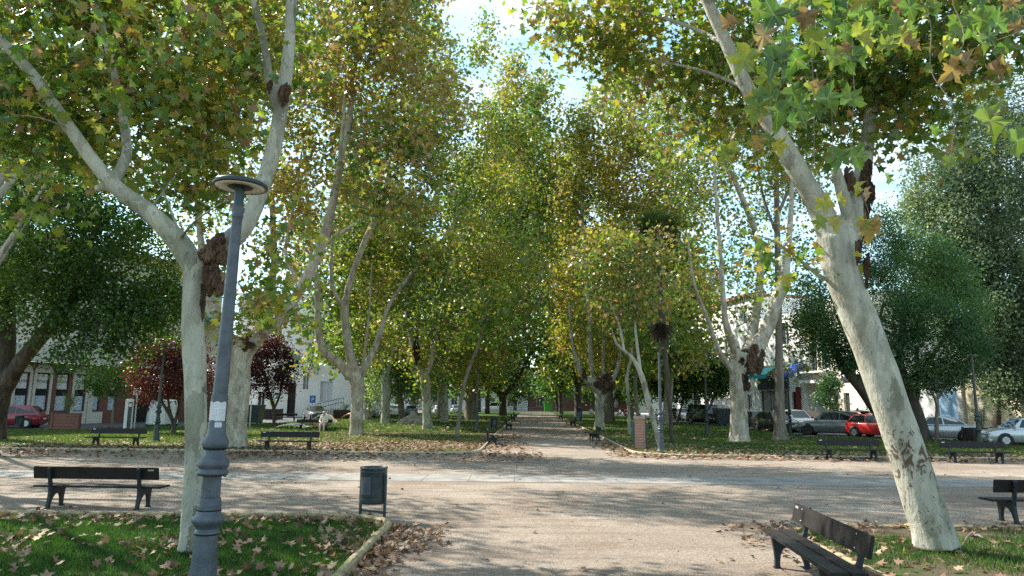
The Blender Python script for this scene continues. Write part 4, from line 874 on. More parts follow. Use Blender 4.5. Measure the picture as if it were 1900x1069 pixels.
# turned so that its seat looks left towards the path
A = 85.6
M0 = Matrix.Rotation(R(A), 3, 'Z')
bench(Vector((p.x, p.y, 0)) - M0 @ Vector((.83, .17, 0)), A, 'near tilted black bench turned towards the sandy path')
def bench_px(px, py, rz, label):
    g = G(px, py); bench((g.x, g.y, 0), rz, label)
bench_px(214, 829, 180, 'black bench facing the sand, left of the dark thin lamp')
bench_px(534, 837, 180, 'black bench facing the sand, right of the stout flecked trunk')
bench_px(1580, 854, 180, 'weathered bench facing the sand, left of the leaning trunk')
bench_px(1812, 859, 178, 'weathered bench facing the sand, right of the leaning trunk')
bench_px(912, 826, -86, 'bench at the left path edge in front of the far litter bin')
bench_px(1103, 818, 88, 'bench at the right path edge before the pollarded trunk')
bench_px(944, 797, -88, 'second bench along the left path edge, just past the litter bin')
bench_px(1063, 791, 88, 'second bench along the right path edge')
bench_px(952, 781, -88, 'third bench along the left path edge')
bench_px(1040, 777, 88, 'third bench along the right path edge, near the end')
bench_px(956, 775, -88, 'last bench on the left before the path end')
sb = G(596, 800)
bench((sb.x - .55, sb.y + .12, 0), 180, 'dark bench with a person sitting on it')
bench_px(529, 782, 0, 'dark bench under the dark purple plum tree')

# ------------------------------------------------------------------ street lamps
def make_lamp(label, dark=False, H_=4.0, sticker=False):
    root = empty('street_lamp', (0, 0, 0), 0, label, 'street lamp', 'park lamps')
    pm = M['lamp_head'] if dark else M['lamp_paint']
    K = 1.08
    mb = MB()
    mb.lathe([(.20, 0), (.20, .05), (.185, .07), (.165, .09), (.15, .13), (.142, .16), (.128, .30), (.116, .45), (.104, .62), (.097, .74)], 64, flute=(16, .085, .17, .72))
    mb.lathe([(.097, .74), (.106, .745), (.108, .765), (.098, .775), (.099, .80), (.118, .82), (.136, .845), (.14, .87), (.132, .89), (.105, .905), (.098, .93)], 40)
    mb.lathe([(.098, .93), (.104, .935), (.104, .95), (.09, .962)], 40)
    mb.lathe([(.085, .962), (.085, .97), (.083, 1.10), (.081, 1.20), (.086, 1.21)], 64, flute=(16, .10, .965, 1.205))
    mb.lathe([(.086, 1.21), (.125, 1.22), (.134, 1.235), (.134, 1.25), (.122, 1.262), (.118, 1.275), (.132, 1.29), (.137, 1.31), (.128, 1.345), (.10, 1.375), (.088, 1.39), (.086, 1.41)], 40)
    for v in mb.v: v.z *= K
    mb.build('base', pm, root)
    mb = MB()
    mb.lathe([(.078, 1.41), (.096, 1.43), (.113, 1.46), (.116, 1.485), (.11, 1.515), (.088, 1.545), (.084, 1.555), (.079, 1.565), (.079, 1.64), (.073, 1.66), (.073, 1.74)], 48, flute=(14, .06, 1.43, 1.54))
    for v in mb.v: v.z *= K
    mb.build('collar', pm, root)
    mb = MB(); mb.lathe([(.068, 1.74 * K), (.066, 2.1), (.056, 2.9), (.047, H_ - .32), (.047, H_ - .28), (.054, H_ - .275), (.054, H_ - .245), (.048, H_ - .24), (.060, H_ - .215), (.062, H_ - .18), (.05, H_ - .16)], 28); mb.build('pole', pm, root)
    mb = MB(); mb.lathe([(.046, H_ - .16), (.046, H_ + .05)], 24); mb.build('neck', M['lamp_head'], root)
    hd = MB(); hd.lathe([(.0, H_ + .085), (.20, H_ + .082), (.245, H_ + .072), (.255, H_ + .055), (.255, H_ + .032), (.248, H_ + .024), (.236, H_ + .024), (.236, H_ + .032), (.0, H_ + .032)], 56)
    ho = hd.build('lamp_head', M['lamp_head'], root)
    l = MB(); l.lathe([(.12, H_ + .031), (.12, H_ + .026), (.233, H_ + .026), (.233, H_ + .031)], 56); l.build('lens', M['lens'], ho)
    l = MB(); l.lathe([(.0, H_ + .022), (.11, H_ + .022), (.122, H_ + .031), (.10, H_ + .04)], 40); l.build('hub', M['black'], ho)
    return root
lampA = make_lamp('tall blue grey lamp with a flat round head and torn stickers, nearest')
g = at(374, 1069, 6.55)
lampA.location = (at(368, 1150, 6.55).x, 6.55, 0)
lampA.rotation_euler = (0, R(1.15), 0)
# paper remains glued round the shaft
m, nt, b = newmat('torn sticker paper')
v = coords(nt, (1, 1, 1)); f = nz(nt, v, 46, 4, .8)
nt.links.new(ramp(nt, f, [(0.44, (.62, .62, .64)), (0.52, (.30, .33, .38)), (.56, (.60, .60, .62))]), b.inputs['Base Color']); b.inputs['Roughness'].default_value = .8
def torn(seed, z0, z1, a0, a1, rr):
    mb = MB(); n = 16; r2 = random.Random(seed); vs = []
    for i in range(n + 1):
        a = R(a0 + (a1 - a0) * i / n); lo = z0 + r2.uniform(0, .012); hi = z1 - r2.uniform(0, .015)
        for z in (lo, hi):
            rad = rr(z); vs.append(Vector((rad * math.cos(a), rad * math.sin(a), z)))
    mb.add(vs, [(2 * i, 2 * i + 2, 2 * i + 3, 2 * i + 1) for i in range(n)], True)
    return mb
torn(2, 1.80, 1.98, 175, 345, lambda z: .0755).build('sticker', m, lampA)['label'] = 'torn white sticker remains'
torn(5, 1.74, 1.80, 275, 320, lambda z: .0805).build('sticker', m, lampA)

lampB = make_lamp('grey blue lamp beside the brick pillar', False, 4.3)
g = G(1227, 839); lampB.location = (g.x, g.y, 0)
lampC = make_lamp('dark thin lamp standing before the reddish plum tree', True, 4.35)
g = G(289, 821); lampC.location = (g.x, g.y, 0)
for px, py, src, s, lb in [(1819, 836, lampC, 1.0, 'dark lamp rising before the beige wall at the right'), (1467, 806, lampC, 1.0, 'thin dark lamp right of the straight brown trunk'), (1312, 809, lampC, 1.0, 'thin dark lamp left of the wounded plane tree'),
                          (885, 799, lampB, .98, 'lamp between the leaning sapling and the far litter bin'), (1078, 782, lampC, .95, 'far lamp beside the person walking on the right lawn'), (1247, 772, lampC, .9, 'distant lamp behind the far seated group')]:
    c = copy_tree(src); g = G(px, py); c.location = (g.x, g.y, 0); c.scale = (s, s, s); c['label'] = lb

# ------------------------------------------------------------------ litter bins
def make_bin(label):
    root = empty('litter_bin', (0, 0, 0), 0, label, 'litter bin', 'grey litter bins')
    mb = MB()
    mb.lathe([(.19, .26), (.198, .265), (.218, .28), (.222, .30), (.222, .82), (.229, .826), (.229, .845), (.222, .85), (.214, .845), (.205, .36), (.0, .34)], 40); mb.build('bucket', M['bin_paint'], root)
    mb = MB(); mb.lathe([(.2245, .335), (.2255, .338), (.2255, .345), (.2245, .348)], 40); mb.lathe([(.2245, .775), (.2255, .778), (.2255, .785), (.2245, .788)], 40); mb.build('bands', M['bin_paint'], root)
    for s in (-1, 1):
        mb = MB(); mb.rbox(s * .252 - .02, s * .252 + .02, -.02, .02, 0, .74, .004); mb.box(s * .234 - .015, s * .234 + .015, -.012, .012, .66, .69); mb.build('leg', M['bin_paint'], root)
    mb = MB(); mb.box(-.231, .231, -.014, .014, .12, .15); mb.build('crossbar', M['bin_paint'], root)
    mb = MB()
    vs = []; n = 10
    for i in range(n + 1):
        a = R(-118 + 56 * i / n)
        vs += [Vector((.2236 * math.cos(a), .2236 * math.sin(a), .42)), Vector((.2236 * math.cos(a), .2236 * math.sin(a), .70))]
    mb.add(vs, [(2 * i, 2 * i + 2, 2 * i + 3, 2 * i + 1) for i in range(n)], True)
    m, nt, b = newmat('faded bin picture'); v = coords(nt)
    f = nz(nt, v, 5, 3, .5)
    nt.links.new(ramp(nt, f, [(.35, (.03, .045, .055)), (.48, (.040, .058, .085)), (.55, (.075, .062, .065)), (.68, (.04, .055, .065))]), b.inputs['Base Color']); b.inputs['Roughness'].default_value = .4
    mb.build('picture', m, root)
    return root
bn = make_bin('dark grey round litter bin on a two legged frame by the near kerb')
g = (G(672, 960) + G(709, 969)) / 2
bn.location = (g.x, g.y, 0); bn.rotation_euler = (0, 0, R(-28)); bn.scale = (1.03, 1.03, 1.03)
for px, py, rz, lb in [(916, 799, 20, 'litter bin beside the left path edge, far off'), (34, 798, 60, 'grey litter bin standing before the red car')]:
    c = copy_tree(bn); g = G(px, py); c.location = (g.x, g.y, 0); c.rotation_euler = (0, 0, R(rz)); c['label'] = lb

# ------------------------------------------------------------------ brick pillar with green panels
m, nt, b = newmat('red brick'); bt = N(nt, 'ShaderNodeTexBrick'); bt.inputs['Scale'].default_value = 1.0
bt.inputs['Brick Width'].default_value = .22; bt.inputs['Row Height'].default_value = .065; bt.inputs['Mortar Size'].default_value = .011
bt.inputs['Color1'].default_value = (.34, .12, .075, 1); bt.inputs['Color2'].default_value = (.26, .085, .055, 1); bt.inputs['Mortar'].default_value = (.36, .31, .27, 1)
tc = N(nt, 'ShaderNodeTexCoord'); sx = N(nt, 'ShaderNodeSeparateXYZ'); nt.links.new(tc.outputs['Object'], sx.inputs[0])
ad = N(nt, 'ShaderNodeMath', operation='ADD'); nt.links.new(sx.outputs['X'], ad.inputs[0]); nt.links.new(sx.outputs['Y'], ad.inputs[1])
cb = N(nt, 'ShaderNodeCombineXYZ'); nt.links.new(ad.outputs[0], cb.inputs[0]); nt.links.new(sx.outputs['Z'], cb.inputs[1]); nt.links.new(cb.outputs[0], bt.inputs['Vector'])
nt.links.new(bt.outputs['Color'], b.inputs['Base Color']); b.inputs['Roughness'].default_value = .85
M['brick'] = m
g = G(1188, 836); root = empty('brick_pillar', (g.x, g.y, 0), R(-10), 'short red brick pillar with a stone cap and green panels on its sides', 'pillar')
mb = MB(); mb.box(-.22, .22, -.22, .22, 0, 1.34); mb.build('shaft', M['brick'], root)
mb = MB(); mb.rbox(-.27, .25, -.25, .25, 1.34, 1.43, .01); mb.build('cap', M['stone'], root)
M['green_metal'] = plain('dark green metal', (.012, .07, .055), .45, 0, .2)
for s, z0, z1 in ((-1, .42, 1.20), (1, .72, 1.18)):
    mb = MB(); mb.rbox(min(s * .223, s * .36), max(s * .223, s * .36), -.17, .17, z0, z1, .012); o = mb.build('side_box', M['green_metal'], root)
    mb = MB(); mb.box(min(s * .27, s * .34), max(s * .27, s * .34), -.13, .13, z1, z1 + .03); mb.build('lid', M['metal'] if s > 0 else M['green_metal'], o)
mb = MB(); mb.rbox(.223, .27, -.24, -.19, 0, 1.5, .006); mb.build('post', M['bin_paint'], root)

# ------------------------------------------------------------------ planters
def planter(px, py, rz, mat, label, s=1.0, plant='shrub', w=1.15, h=1.0):
    g = G(px, py); root = empty('planter_box', g, R(rz), label, 'planter')
    mb = MB()
    for i in range(5):
        z0 = .06 + i * (h - .1) / 5; z1 = z0 + (h - .1) / 5 - .012
        mb.rbox(-w / 2, w / 2, -w / 2, w / 2, z0, z1, .006)
    mb.build('boards', mat, root)
    for sx_ in (-1, 1):
        for sy_ in (-1, 1):
            mb = MB(); x, y = sx_ * (w / 2), sy_ * (w / 2); mb.rbox(x - .05, x + .05, y - .05, y + .05, 0, h + .01, .006); mb.build('corner_post', mat, root)
    mb = MB(); mb.box(-w / 2 + .055, w / 2 - .055, -w / 2 + .055, w / 2 - .055, h - .045, h - .03); mb.build('soil', M['bark_dark'], root)
    pr = empty('planter_shrub', (g.x, g.y, h - .04), 0, None, None)
    mb = MB(); LC = []; 
    for k in range(14):
        a = random.uniform(0, 6.3); t = random.uniform(.15, .6) if plant != 'stump' else random.uniform(.1, .45); L = random.uniform(.6, 1.45) * s
        e = Vector((math.cos(a) * t * 1.1, math.sin(a) * t * 1.1, L)); mid = e * .5 + Vector((0, 0, .12))
        mb.tube([(e.x * .12, e.y * .12, 0), mid, e], [.018, .013, .005], 5)
        for i in range(34):
            q = random.uniform(.35, 1.05); LC.append(np.array(mid * (2 * q * (1 - q)) + e * q * q) + rng.normal(size=3) * .07)
    mb.build('stem', M['bark_grey'], pr)
    LC = np.array(LC); V, T, tt = place_leaves(LC, .10 * s * rng.uniform(.7, 1.2, len(LC)), rng.random(len(LC)), SLIM if plant != 'leafy' else KITE, .3, 0)
    link('foliage', np_mesh('foliage', V, T, tt), M['fresh_leaf'] if plant != 'bare' else M['grey_leaf'], pr)
    return pr
pr = planter(121, 798, 24, M['wood'], 'reddish wooden planter box beside the red car', 1.0, 'shrub', 1.35, 1.05)
tag(pr, 'pale yellow green shrub growing in the reddish planter', 'shrub')
pr = planter(1826, 822, -12, M['wood_dark'], 'dark wooden planter box before the beige wall', 1.0, 'bare', 1.5, .85)
tag(pr, 'sparse twiggy shrub in the dark planter before the beige wall', 'shrub')
pr = planter(506, 779, 10, M['wood_dark'], 'dark planter box under the dark purple plum', .8, 'leafy', 1.6, 1.1)
tag(pr, 'small green plant in the planter under the dark plum', 'shrub')
pr = planter(640, 778, 10, M['wood_dark'], 'dark planter box right of the black parked car', .5, 'leafy', 2.2, 1.0)
tag(pr, 'low green plant in the planter right of the black car', 'shrub')

# ------------------------------------------------------------------ cars
def paint(name, c, metal=0.0):
    m, nt, b = newmat(name); b.inputs['Base Color'].default_value = (*c, 1); b.inputs['Metallic'].default_value = metal
    b.inputs['Roughness'].default_value = .32; b.inputs['Coat Weight'].default_value = .8; b.inputs['Coat Roughness'].default_value = .06
    return m
SHAPES = {  # length, width, height, belt, nose/hood/windscreen/roof front/roof rear/rear glass bottom/tail (from front, fraction), hood height, tail height
    'hatch': (4.0, 1.72, 1.48, .92, (.0, .24, .27, .42, .84, .965, 1.0), .84, .90),
    'sedan': (4.5, 1.75, 1.44, .92, (.0, .26, .28, .42, .70, .855, 1.0), .82, .98),
    'suv': (4.5, 1.85, 1.64, 1.02, (.0, .24, .27, .40, .86, .965, 1.0), .98, 1.02),
    'van': (5.0, 1.92, 1.98, 1.10, (.0, .17, .20, .34, .97, .992, 1.0), 1.02, 1.10),
}
def car(kind, pm, loc, rz, label, group='parked cars'):
    L, W, Hc, belt, st, hood, tail = SHAPES[kind]
    root = empty('parked_car', loc, R(rz), label, 'car', group)
    X = lambda f: L * (.5 - f)                     # +x is the front
    w = W / 2
    # lower body: stations along the length
    stn = [(0.0, .30, .62, .70), (.012, .22, .70, .80), (.05, .20, hood - .08, .90), (.14, .19, hood - .02, .97), (st[1], .19, belt - .02, 1.0), (.4, .19, belt, 1.0), (.65, .19, belt + .01, 1.0), (st[5] - .02, .19, belt + .02, .985), (.96, .22, tail - .02, .93), (.988, .26, tail - .08, .88), (1.0, .34, tail - .22, .82)]
    vs = []; k = 12
    for f, zb, zt, wf in stn:
        x = X(f); y = w * wf; zm = zb + (zt - zb) * .55
        half = [(y * .86, zb), (y * .97, zb + .08), (y, zm), (y * .985, zt - .10), (y * .93, zt - .02), (y * .55, zt + (.035 if .03 < f < st[1] or f > st[5] else 0))]
        vs += [Vector((x, a, z)) for a, z in half] + [Vector((x, -a, z)) for a, z in half[::-1]]
    mb = MB(); n = len(stn)
    mb.add(vs, [(i * k + j, i * k + (j + 1) % k, (i + 1) * k + (j + 1) % k, (i + 1) * k + j) for i in range(n - 1) for j in range(k)], True)
    mb.add(vs[:k], [list(range(k))]); mb.add(vs[-k:], [list(range(k))])
    # cabin
    bt_ = [(X(st[2]), w * .90, belt - .03), (X(st[5]), w * .86, belt - .01)]
    rf = [(X(st[3]), w * .70, Hc - .05), ((X(st[3]) + X(st[4])) / 2, w * .72, Hc), (X(st[4]), w * .67, Hc - .06)]
    def ring(s): return [Vector((bt_[0][0], s * bt_[0][1], bt_[0][2])), Vector((rf[0][0], s * rf[0][1], rf[0][2])), Vector((rf[1][0], s * rf[1][1], rf[1][2])), Vector((rf[2][0], s * rf[2][1], rf[2][2])), Vector((bt_[1][0], s * bt_[1][1], bt_[1][2]))]
    a, c_ = ring(1), ring(-1)
    mb.add(a + c_, [(0, 1, 6, 5), (1, 2, 7, 6), (2, 3, 8, 7), (3, 4, 9, 8), (0, 4, 3, 2, 1), (5, 6, 7, 8, 9)], False)
    mb.build('body', pm, root)
    def pane(name, q, mat=M['car_glass'], off=.006):
        q = [Vector(p) for p in q]; nn = (q[1] - q[0]).cross(q[2] - q[0]).normalized()
        cen = sum(q, Vector()) / 4
        if nn.dot(cen - Vector((0, 0, belt * .8))) < 0: nn = -nn
        m_ = MB(); m_.add([p + nn * .001 for p in q] + [p + nn * off for p in q], [(0, 1, 2, 3), (4, 5, 6, 7), (0, 1, 5, 4), (1, 2, 6, 5), (2, 3, 7, 6), (3, 0, 4, 7)])
        return m_.build(name, mat, root)
    def lerp(p, q, t): return p + (q - p) * t
    def inset(q, u0_, u1, v0, v1):                  # q: bottom-left, bottom-right, top-right, top-left
        f = lambda u, v_: lerp(lerp(q[0], q[1], u), lerp(q[3], q[2], u), v_)
        return [f(u0_, v0), f(u1, v0), f(u1, v1), f(u0_, v1)]
    pane('windscreen', inset([a[0], c_[0], c_[1], a[1]], .05, .95, .10, .94))
    pane('rear_window', inset([a[4], c_[4], c_[3], a[3]], .09, .91, .22 if kind != 'sedan' else .08, .92))
    for s, rg in ((1, a), (-1, c_)):
        top0, top1, top2 = rg[1], rg[2], rg[3]
        bm0 = lerp(rg[0], rg[4], .51); tm = lerp(lerp(rg[1], rg[3], .5), rg[2], .45)
        pane('side_window', [lerp(rg[0], rg[4], .10) + (rg[1] - rg[0]) * .12, lerp(rg[0], bm0, .97) + Vector((0, 0, .055)), lerp(bm0, tm, .86) + Vector((.03, 0, 0)), lerp(lerp(rg[0], rg[1], .86), tm, .07)])
        e = lerp(bm0, rg[4], .88) + Vector((0, 0, .06))
        pane('side_window', [lerp(bm0, rg[4], .04) + Vector((0, 0, .055)), e, lerp(lerp(rg[4], rg[3], .82), tm, .14), lerp(bm0, tm, .86) - Vector((.03, 0, 0))])
        for f in (.18, .80):                        # wheels
            x = X(f); r_ = .31 if kind in ('hatch', 'sedan') else .35
            m_ = MB(); Mx = Matrix.Translation((x, s * (w * .995), r_)) @ Matrix.Rotation(R(-90 * s), 4, 'X')
            m_.lathe([(.0, -.10), (r_ + .065, -.10), (r_ + .065, .004), (.0, .005)], 28, M=Mx @ Matrix.Translation((0, 0, -.002))); m_.build('wheel_arch', M['black'], root)
            m_ = MB(); m_.lathe([(r_ * .62, -.16), (r_ * .96, -.16), (r_, -.13), (r_, .0), (r_ * .96, .022), (r_ * .64, .024), (r_ * .62, .0)], 32, M=Mx); wo = m_.build('wheel', M['tyre'], root)
            m_ = MB(); m_.lathe([(.0, .004), (r_ * .62, .004), (r_ * .62, .018), (r_ * .56, .016), (r_ * .53, .008)], 28, M=Mx)
            for q in range(5):
                m_.box(.02, r_ * .58, -.025, .025, .005, .02, Mx @ Matrix.Rotation(q * 2 * math.pi / 5, 4, 'Z'))
            m_.build('rim', M['rim'] if kind != 'suv' else M['black'], wo)
        m_ = MB(); m_.rbox(X(.30) - .09, X(.30) + .06, min(s * w * .95, s * (w + .13)), max(s * w * .95, s * (w + .13)), belt - .01, belt + .11, .03); m_.build('mirror', M['black'] if kind != 'hatch' else pm, root)
        m_ = MB(); m_.rbox(X(.055), X(.004), min(s * w * .46, s * w * .83), max(s * w * .46, s * w * .83), .60, .72, .03); m_.build('headlight', M['headlamp'], root)
        zt = tail - .22; m_ = MB(); m_.rbox(X(.999), X(.955), min(s * w * .58, s * w * .90), max(s * w * .58, s * w * .90), zt, zt + .16, .03); m_.build('tail_light', M['tail'], root)
    m_ = MB(); m_.rbox(X(1.0) - .012, X(.99), -.27, .27, tail - .36, tail - .25, .003); m_.build('number_plate', M['white_paint'], root)
    m_ = MB(); m_.rbox(X(.01), X(0) + .012, -.26, .26, .42, .53, .003); m_.build('number_plate', M['white_paint'], root)
    m_ = MB(); m_.rbox(X(1.0) - .03, X(.93), -w * .86, w * .86, .30, .46, .05); m_.rbox(X(.06), X(0) + .03, -w * .84, w * .84, .24, .40, .05); m_.build('bumper', M['black'] if kind in ('suv', 'van') else pm, root)
    m_ = MB(); m_.box(X(.9), X(.1), -w * .8, w * .8, .17, .25); m_.build('underbody', M['black'], root)
    return root
P = {k: paint(k + ' car paint', c, mt) for k, c, mt in [('crimson', (.26, .012, .03), 0), ('black', (.010, .011, .013), 0), ('navy', (.012, .017, .035), 0), ('white', (.72, .72, .70), 0), ('red', (.45, .012, .015), 0), ('grey', (.19, .20, .215), .5), ('silver', (.50, .52, .54), .5), ('bluegrey', (.11, .16, .24), .2)]}
def car_px(kind, col, px, py, rz, label):
    g = G(px, py); return car(kind, P[col], (g.x, g.y, .006), rz, label)
car_px('hatch', 'crimson', 16, 794, 196, 'crimson hatchback parked before the arcaded building')
car_px('sedan', 'black', 584, 779, -62, 'black saloon parked before the white house')
car_px('hatch', 'grey', 682, 776, 100, 'dark grey car right of the many limbed trunk')
car_px('hatch', 'white', 733, 773, 100, 'white car behind the pale weeping tree')
car_px('hatch', 'bluegrey', 762, 772, 100, 'blue grey car left of the sun streaked trunk')
car_px('sedan', 'white', 815, 771, 100, 'white saloon right of the sun streaked trunk')
car_px('hatch', 'silver', 846, 769, 100, 'silver car behind the leaning sapling')
car_px('van', 'white', 918, 764, 178, 'white van beyond the far left of the path')
car_px('sedan', 'black', 1000, 761, 180, 'black car beyond the end of the path')
car_px('van', 'black', 1312, 788, -74, 'black van parked under the round green tree')
car_px('hatch', 'white', 1264, 780, -80, 'white car behind the palm foot')
car_px('hatch', 'navy', 1405, 797, -78, 'dark navy hatchback right of the wounded plane tree')
car_px('hatch', 'black', 1440, 801, -76, 'black car half hidden by the straight brown trunk')
car_px('suv', 'white', 1474, 801, -76, 'white car between the brown trunk and the grey car')
car_px('hatch', 'red', 1503, 794, -78, 'bright red car behind the grey one')
car_px('suv', 'grey', 1546, 808, 146, 'grey sport utility car left of the rounded bush')
car_px('suv', 'silver', 1618, 800, -72, 'pale silver car behind the small red car')
car_px('hatch', 'red', 1633, 812, -60, 'small bright red car left of the leaning trunk')
car_px('sedan', 'silver', 1740, 817, 152, 'silver saloon seen from behind, right of the leaning trunk')
car_px('hatch', 'silver', 1903, 828, 170, 'pale silver car cut off by the right edge')
# ------------------------------------------------------------------ people
def skinned(name, joints, edges, mat, parent, root_i=0):
    me = bpy.data.meshes.new(name)
    me.from_pydata([j[0] for j in joints], edges, [])
    o = link(name, me, mat, parent)
    m = o.modifiers.new('skin', 'SKIN'); m.use_smooth_shade = True
    for i, v in enumerate(me.skin_vertices[0].data): v.radius = (joints[i][1], joints[i][1] * (joints[i][2] if len(joints[i]) > 2 else 1))
    me.skin_vertices[0].data[root_i].use_root = True
    m = o.modifiers.new('sub', 'SUBSURF'); m.levels = 1; m.render_levels = 2
    return o
M['skin'] = plain('skin', (.46, .27, .20), .55, 0, .06)
M['hair_grey'] = plain('grey hair', (.42, .40, .38), .7, 0, .2); M['hair_dark'] = plain('dark hair', (.03, .022, .018), .6, 0, .2)
def person(loc, rz, pose, shirt, trousers, hair, label, cat='person', group=None, lean=0.0):
    root = empty('person', loc, R(rz), label, cat, group)           # faces +y
    if pose == 'sit':
        hip = Vector((0, 0, .47)); ch = hip + Vector((0, -.02 + lean, .42)); knee = lambda s: Vector((s * .12, .43, .46)); ank = lambda s: Vector((s * .13, .40, .07)); toe = lambda s: Vector((s * .14, .55, .035))
        elb = lambda s: Vector((s * .25, .08 + lean, .64)); wr = lambda s: Vector((s * .12, .28, .60))
    else:
        hip = Vector((0, 0, .92)); ch = hip + Vector((0, .01, .45)); k = .14 if pose == 'walk' else .02
        knee = lambda s: Vector((s * .10, .05 + s * k, .50)); ank = lambda s: Vector((s * .10, s * k * 1.9 - .03, .09)); toe = lambda s: Vector((s * .12, s * k * 1.9 + .13, .035))
        elb = lambda s: Vector((s * .25, -.04 - s * k * .5, 1.10)); wr = lambda s: Vector((s * .24, .06 - s * k, .86))
    neck = ch + Vector((0, .02 + lean * .3, .12)); head = neck + Vector((0, .03, .13)); crown = head + Vector((0, -.005, .09))
    J = [(hip, .13, .9), (hip + (ch - hip) * .5, .13, .8), (ch, .15, .7), (neck, .055), (head, .085, 1.15), (crown, .075, 1.15)]; E = [(0, 1), (1, 2), (2, 3), (3, 4), (4, 5)]
    for s in (-1, 1):
        b = len(J); J += [(hip + Vector((s * .10, .02, -.03)), .085), (knee(s), .058), (ank(s), .042), (toe(s), .035, .7)]; E += [(0, b), (b, b + 1), (b + 1, b + 2), (b + 2, b + 3)]
        b = len(J); sh = ch + Vector((s * .18, 0, .06)); d = (wr(s) - elb(s)).normalized()
        J += [(sh, .055), (elb(s), .042), (wr(s), .032), (wr(s) + d * .09, .026, 1.4)]; E += [(2, b), (b, b + 1), (b + 1, b + 2), (b + 2, b + 3)]
        for q in range(4):                             # fingers and thumb
            J.append((wr(s) + d * (.155 - .01 * abs(q - 1.5)) + Vector(((q - 1.5) * .018, .01, -.01)), .009)); E.append((b + 3, len(J) - 1))
        J.append((wr(s) + d * .09 + Vector((-s * .045, .03, .0)), .010)); E.append((b + 2, len(J) - 1))
    J = [(tuple(j[0]),) + tuple(j[1:]) for j in J]
    skinned('body', J, E, M['skin'], root)
    T_ = [(tuple(hip), .15, .9)]; E = []
    for s in (-1, 1):
        b = len(T_); T_ += [(tuple(hip + Vector((s * .10, .02, -.03))), .105), (tuple(knee(s)), .08), (tuple(ank(s) + Vector((0, 0, .02))), .065)]; E += [(0, b), (b, b + 1), (b + 1, b + 2)]
    skinned('trousers', T_, E, trousers, root)
    T_ = [(tuple(hip + Vector((0, 0, .03))), .155, .9), (tuple(hip + (ch - hip) * .5), .15, .85), (tuple(ch), .165, .75), (tuple(neck - Vector((0, 0, .05))), .075)]; E = [(0, 1), (1, 2), (2, 3)]
    for s in (-1, 1):
        b = len(T_); T_ += [(tuple(ch + Vector((s * .18, 0, .06))), .075), (tuple(elb(s)), .06), (tuple(elb(s) + (wr(s) - elb(s)) * .9), .046)]; E += [(2, b), (b, b + 1), (b + 1, b + 2)]
    skinned('shirt', T_, E, shirt, root)
    mb = MB(); bm = bmesh.new(); bmesh.ops.create_uvsphere(bm, u_segments=16, v_segments=10, radius=1)
    for v in bm.verts:
        f = 1.0 if v.co.z > -.05 or v.co.y < -.1 else .55
        v.co = head + Vector((v.co.x * .098 * f, v.co.y * .118 * f - .016, max(v.co.z, -.75) * .125 * f + .055))
    mb.bm(bm, smooth=True); mb.build('hair', hair, root)
    mb = MB()                                           # face: eyes, nose and mouth
    for s in (-1, 1): mb.lathe([(.0, 0), (.013, .0), (.009, .008), (0, .01)], 8, M=Matrix.Translation(head + Vector((s * .034, .098, .035))) @ Matrix.Rotation(R(-90), 4, 'X'))
    mb.build('eye', M['black'], root)
    mb = MB(); mb.tube([head + Vector((0, .098, .03)), head + Vector((0, .122, -.01)), head + Vector((0, .10, -.016))], [.009, .014, .008], 6); mb.build('nose', M['skin'], root)
    for s in (-1, 1):
        mb = MB(); mb.rbox(min(s * .052, s * .14), max(s * .052, s * .14), 0, .1, 0, .06, .02, Matrix.Translation(Vector((s * .03, ank(s).y - .03, .0)))); 
        mb = MB(); mb.tube([ank(s) + Vector((0, -.05, -.05)), ank(s) + Vector((0, .03, -.045)), toe(s) + Vector((0, .03, 0))], [.035, .05, .036], 8); mb.build('shoe', M['black'] if trousers is not M['cloth_white'] else M['cloth_white'], root)
    return root
for k, c in [('white', (.66, .64, .60)), ('beige', (.42, .38, .33)), ('navy', (.03, .045, .10)), ('red', (.36, .04, .04)), ('black', (.02, .02, .022)), ('blue', (.10, .22, .42)), ('grey', (.22, .22, .23))]:
    M['cloth_' + k] = plain(k + ' cloth', c, .85, 0, .15, 12)
person((sb.x + .15, sb.y - .05, -.02), 180, 'sit', M['cloth_white'], M['cloth_beige'], M['hair_grey'], 'grey haired person in white top sitting on the dark bench in the left lawn')
g = G(1075, 783); person((g.x, g.y, 0), 200, 'stand', M['cloth_navy'], M['cloth_blue'], M['hair_dark'], 'person in dark top and blue jeans standing beside the far lamp')
people = [(1150, 773, 'sit', 'white', 'grey', 120, 'far person in white sitting nearest the pollarded trunk'), (1097, 772, 'sit', 'white', 'beige', 200, 'far person in white sitting right of the standing one'), (1152 + 8, 775, 'sit', 'red', 'black', 190, 'far person in a red top sitting'), (1186, 775, 'sit', 'white', 'navy', 170, 'far person in white behind the slender trunks'),
          (1212, 778, 'sit', 'black', 'black', 90, 'person in black sitting just left of the lamp'), (1219, 777, 'sit', 'white', 'blue', 190, 'person in white sitting right behind the grey blue lamp'), (1252, 780, 'stand', 'black', 'black', 150, 'person in black standing right of the palm foot')]
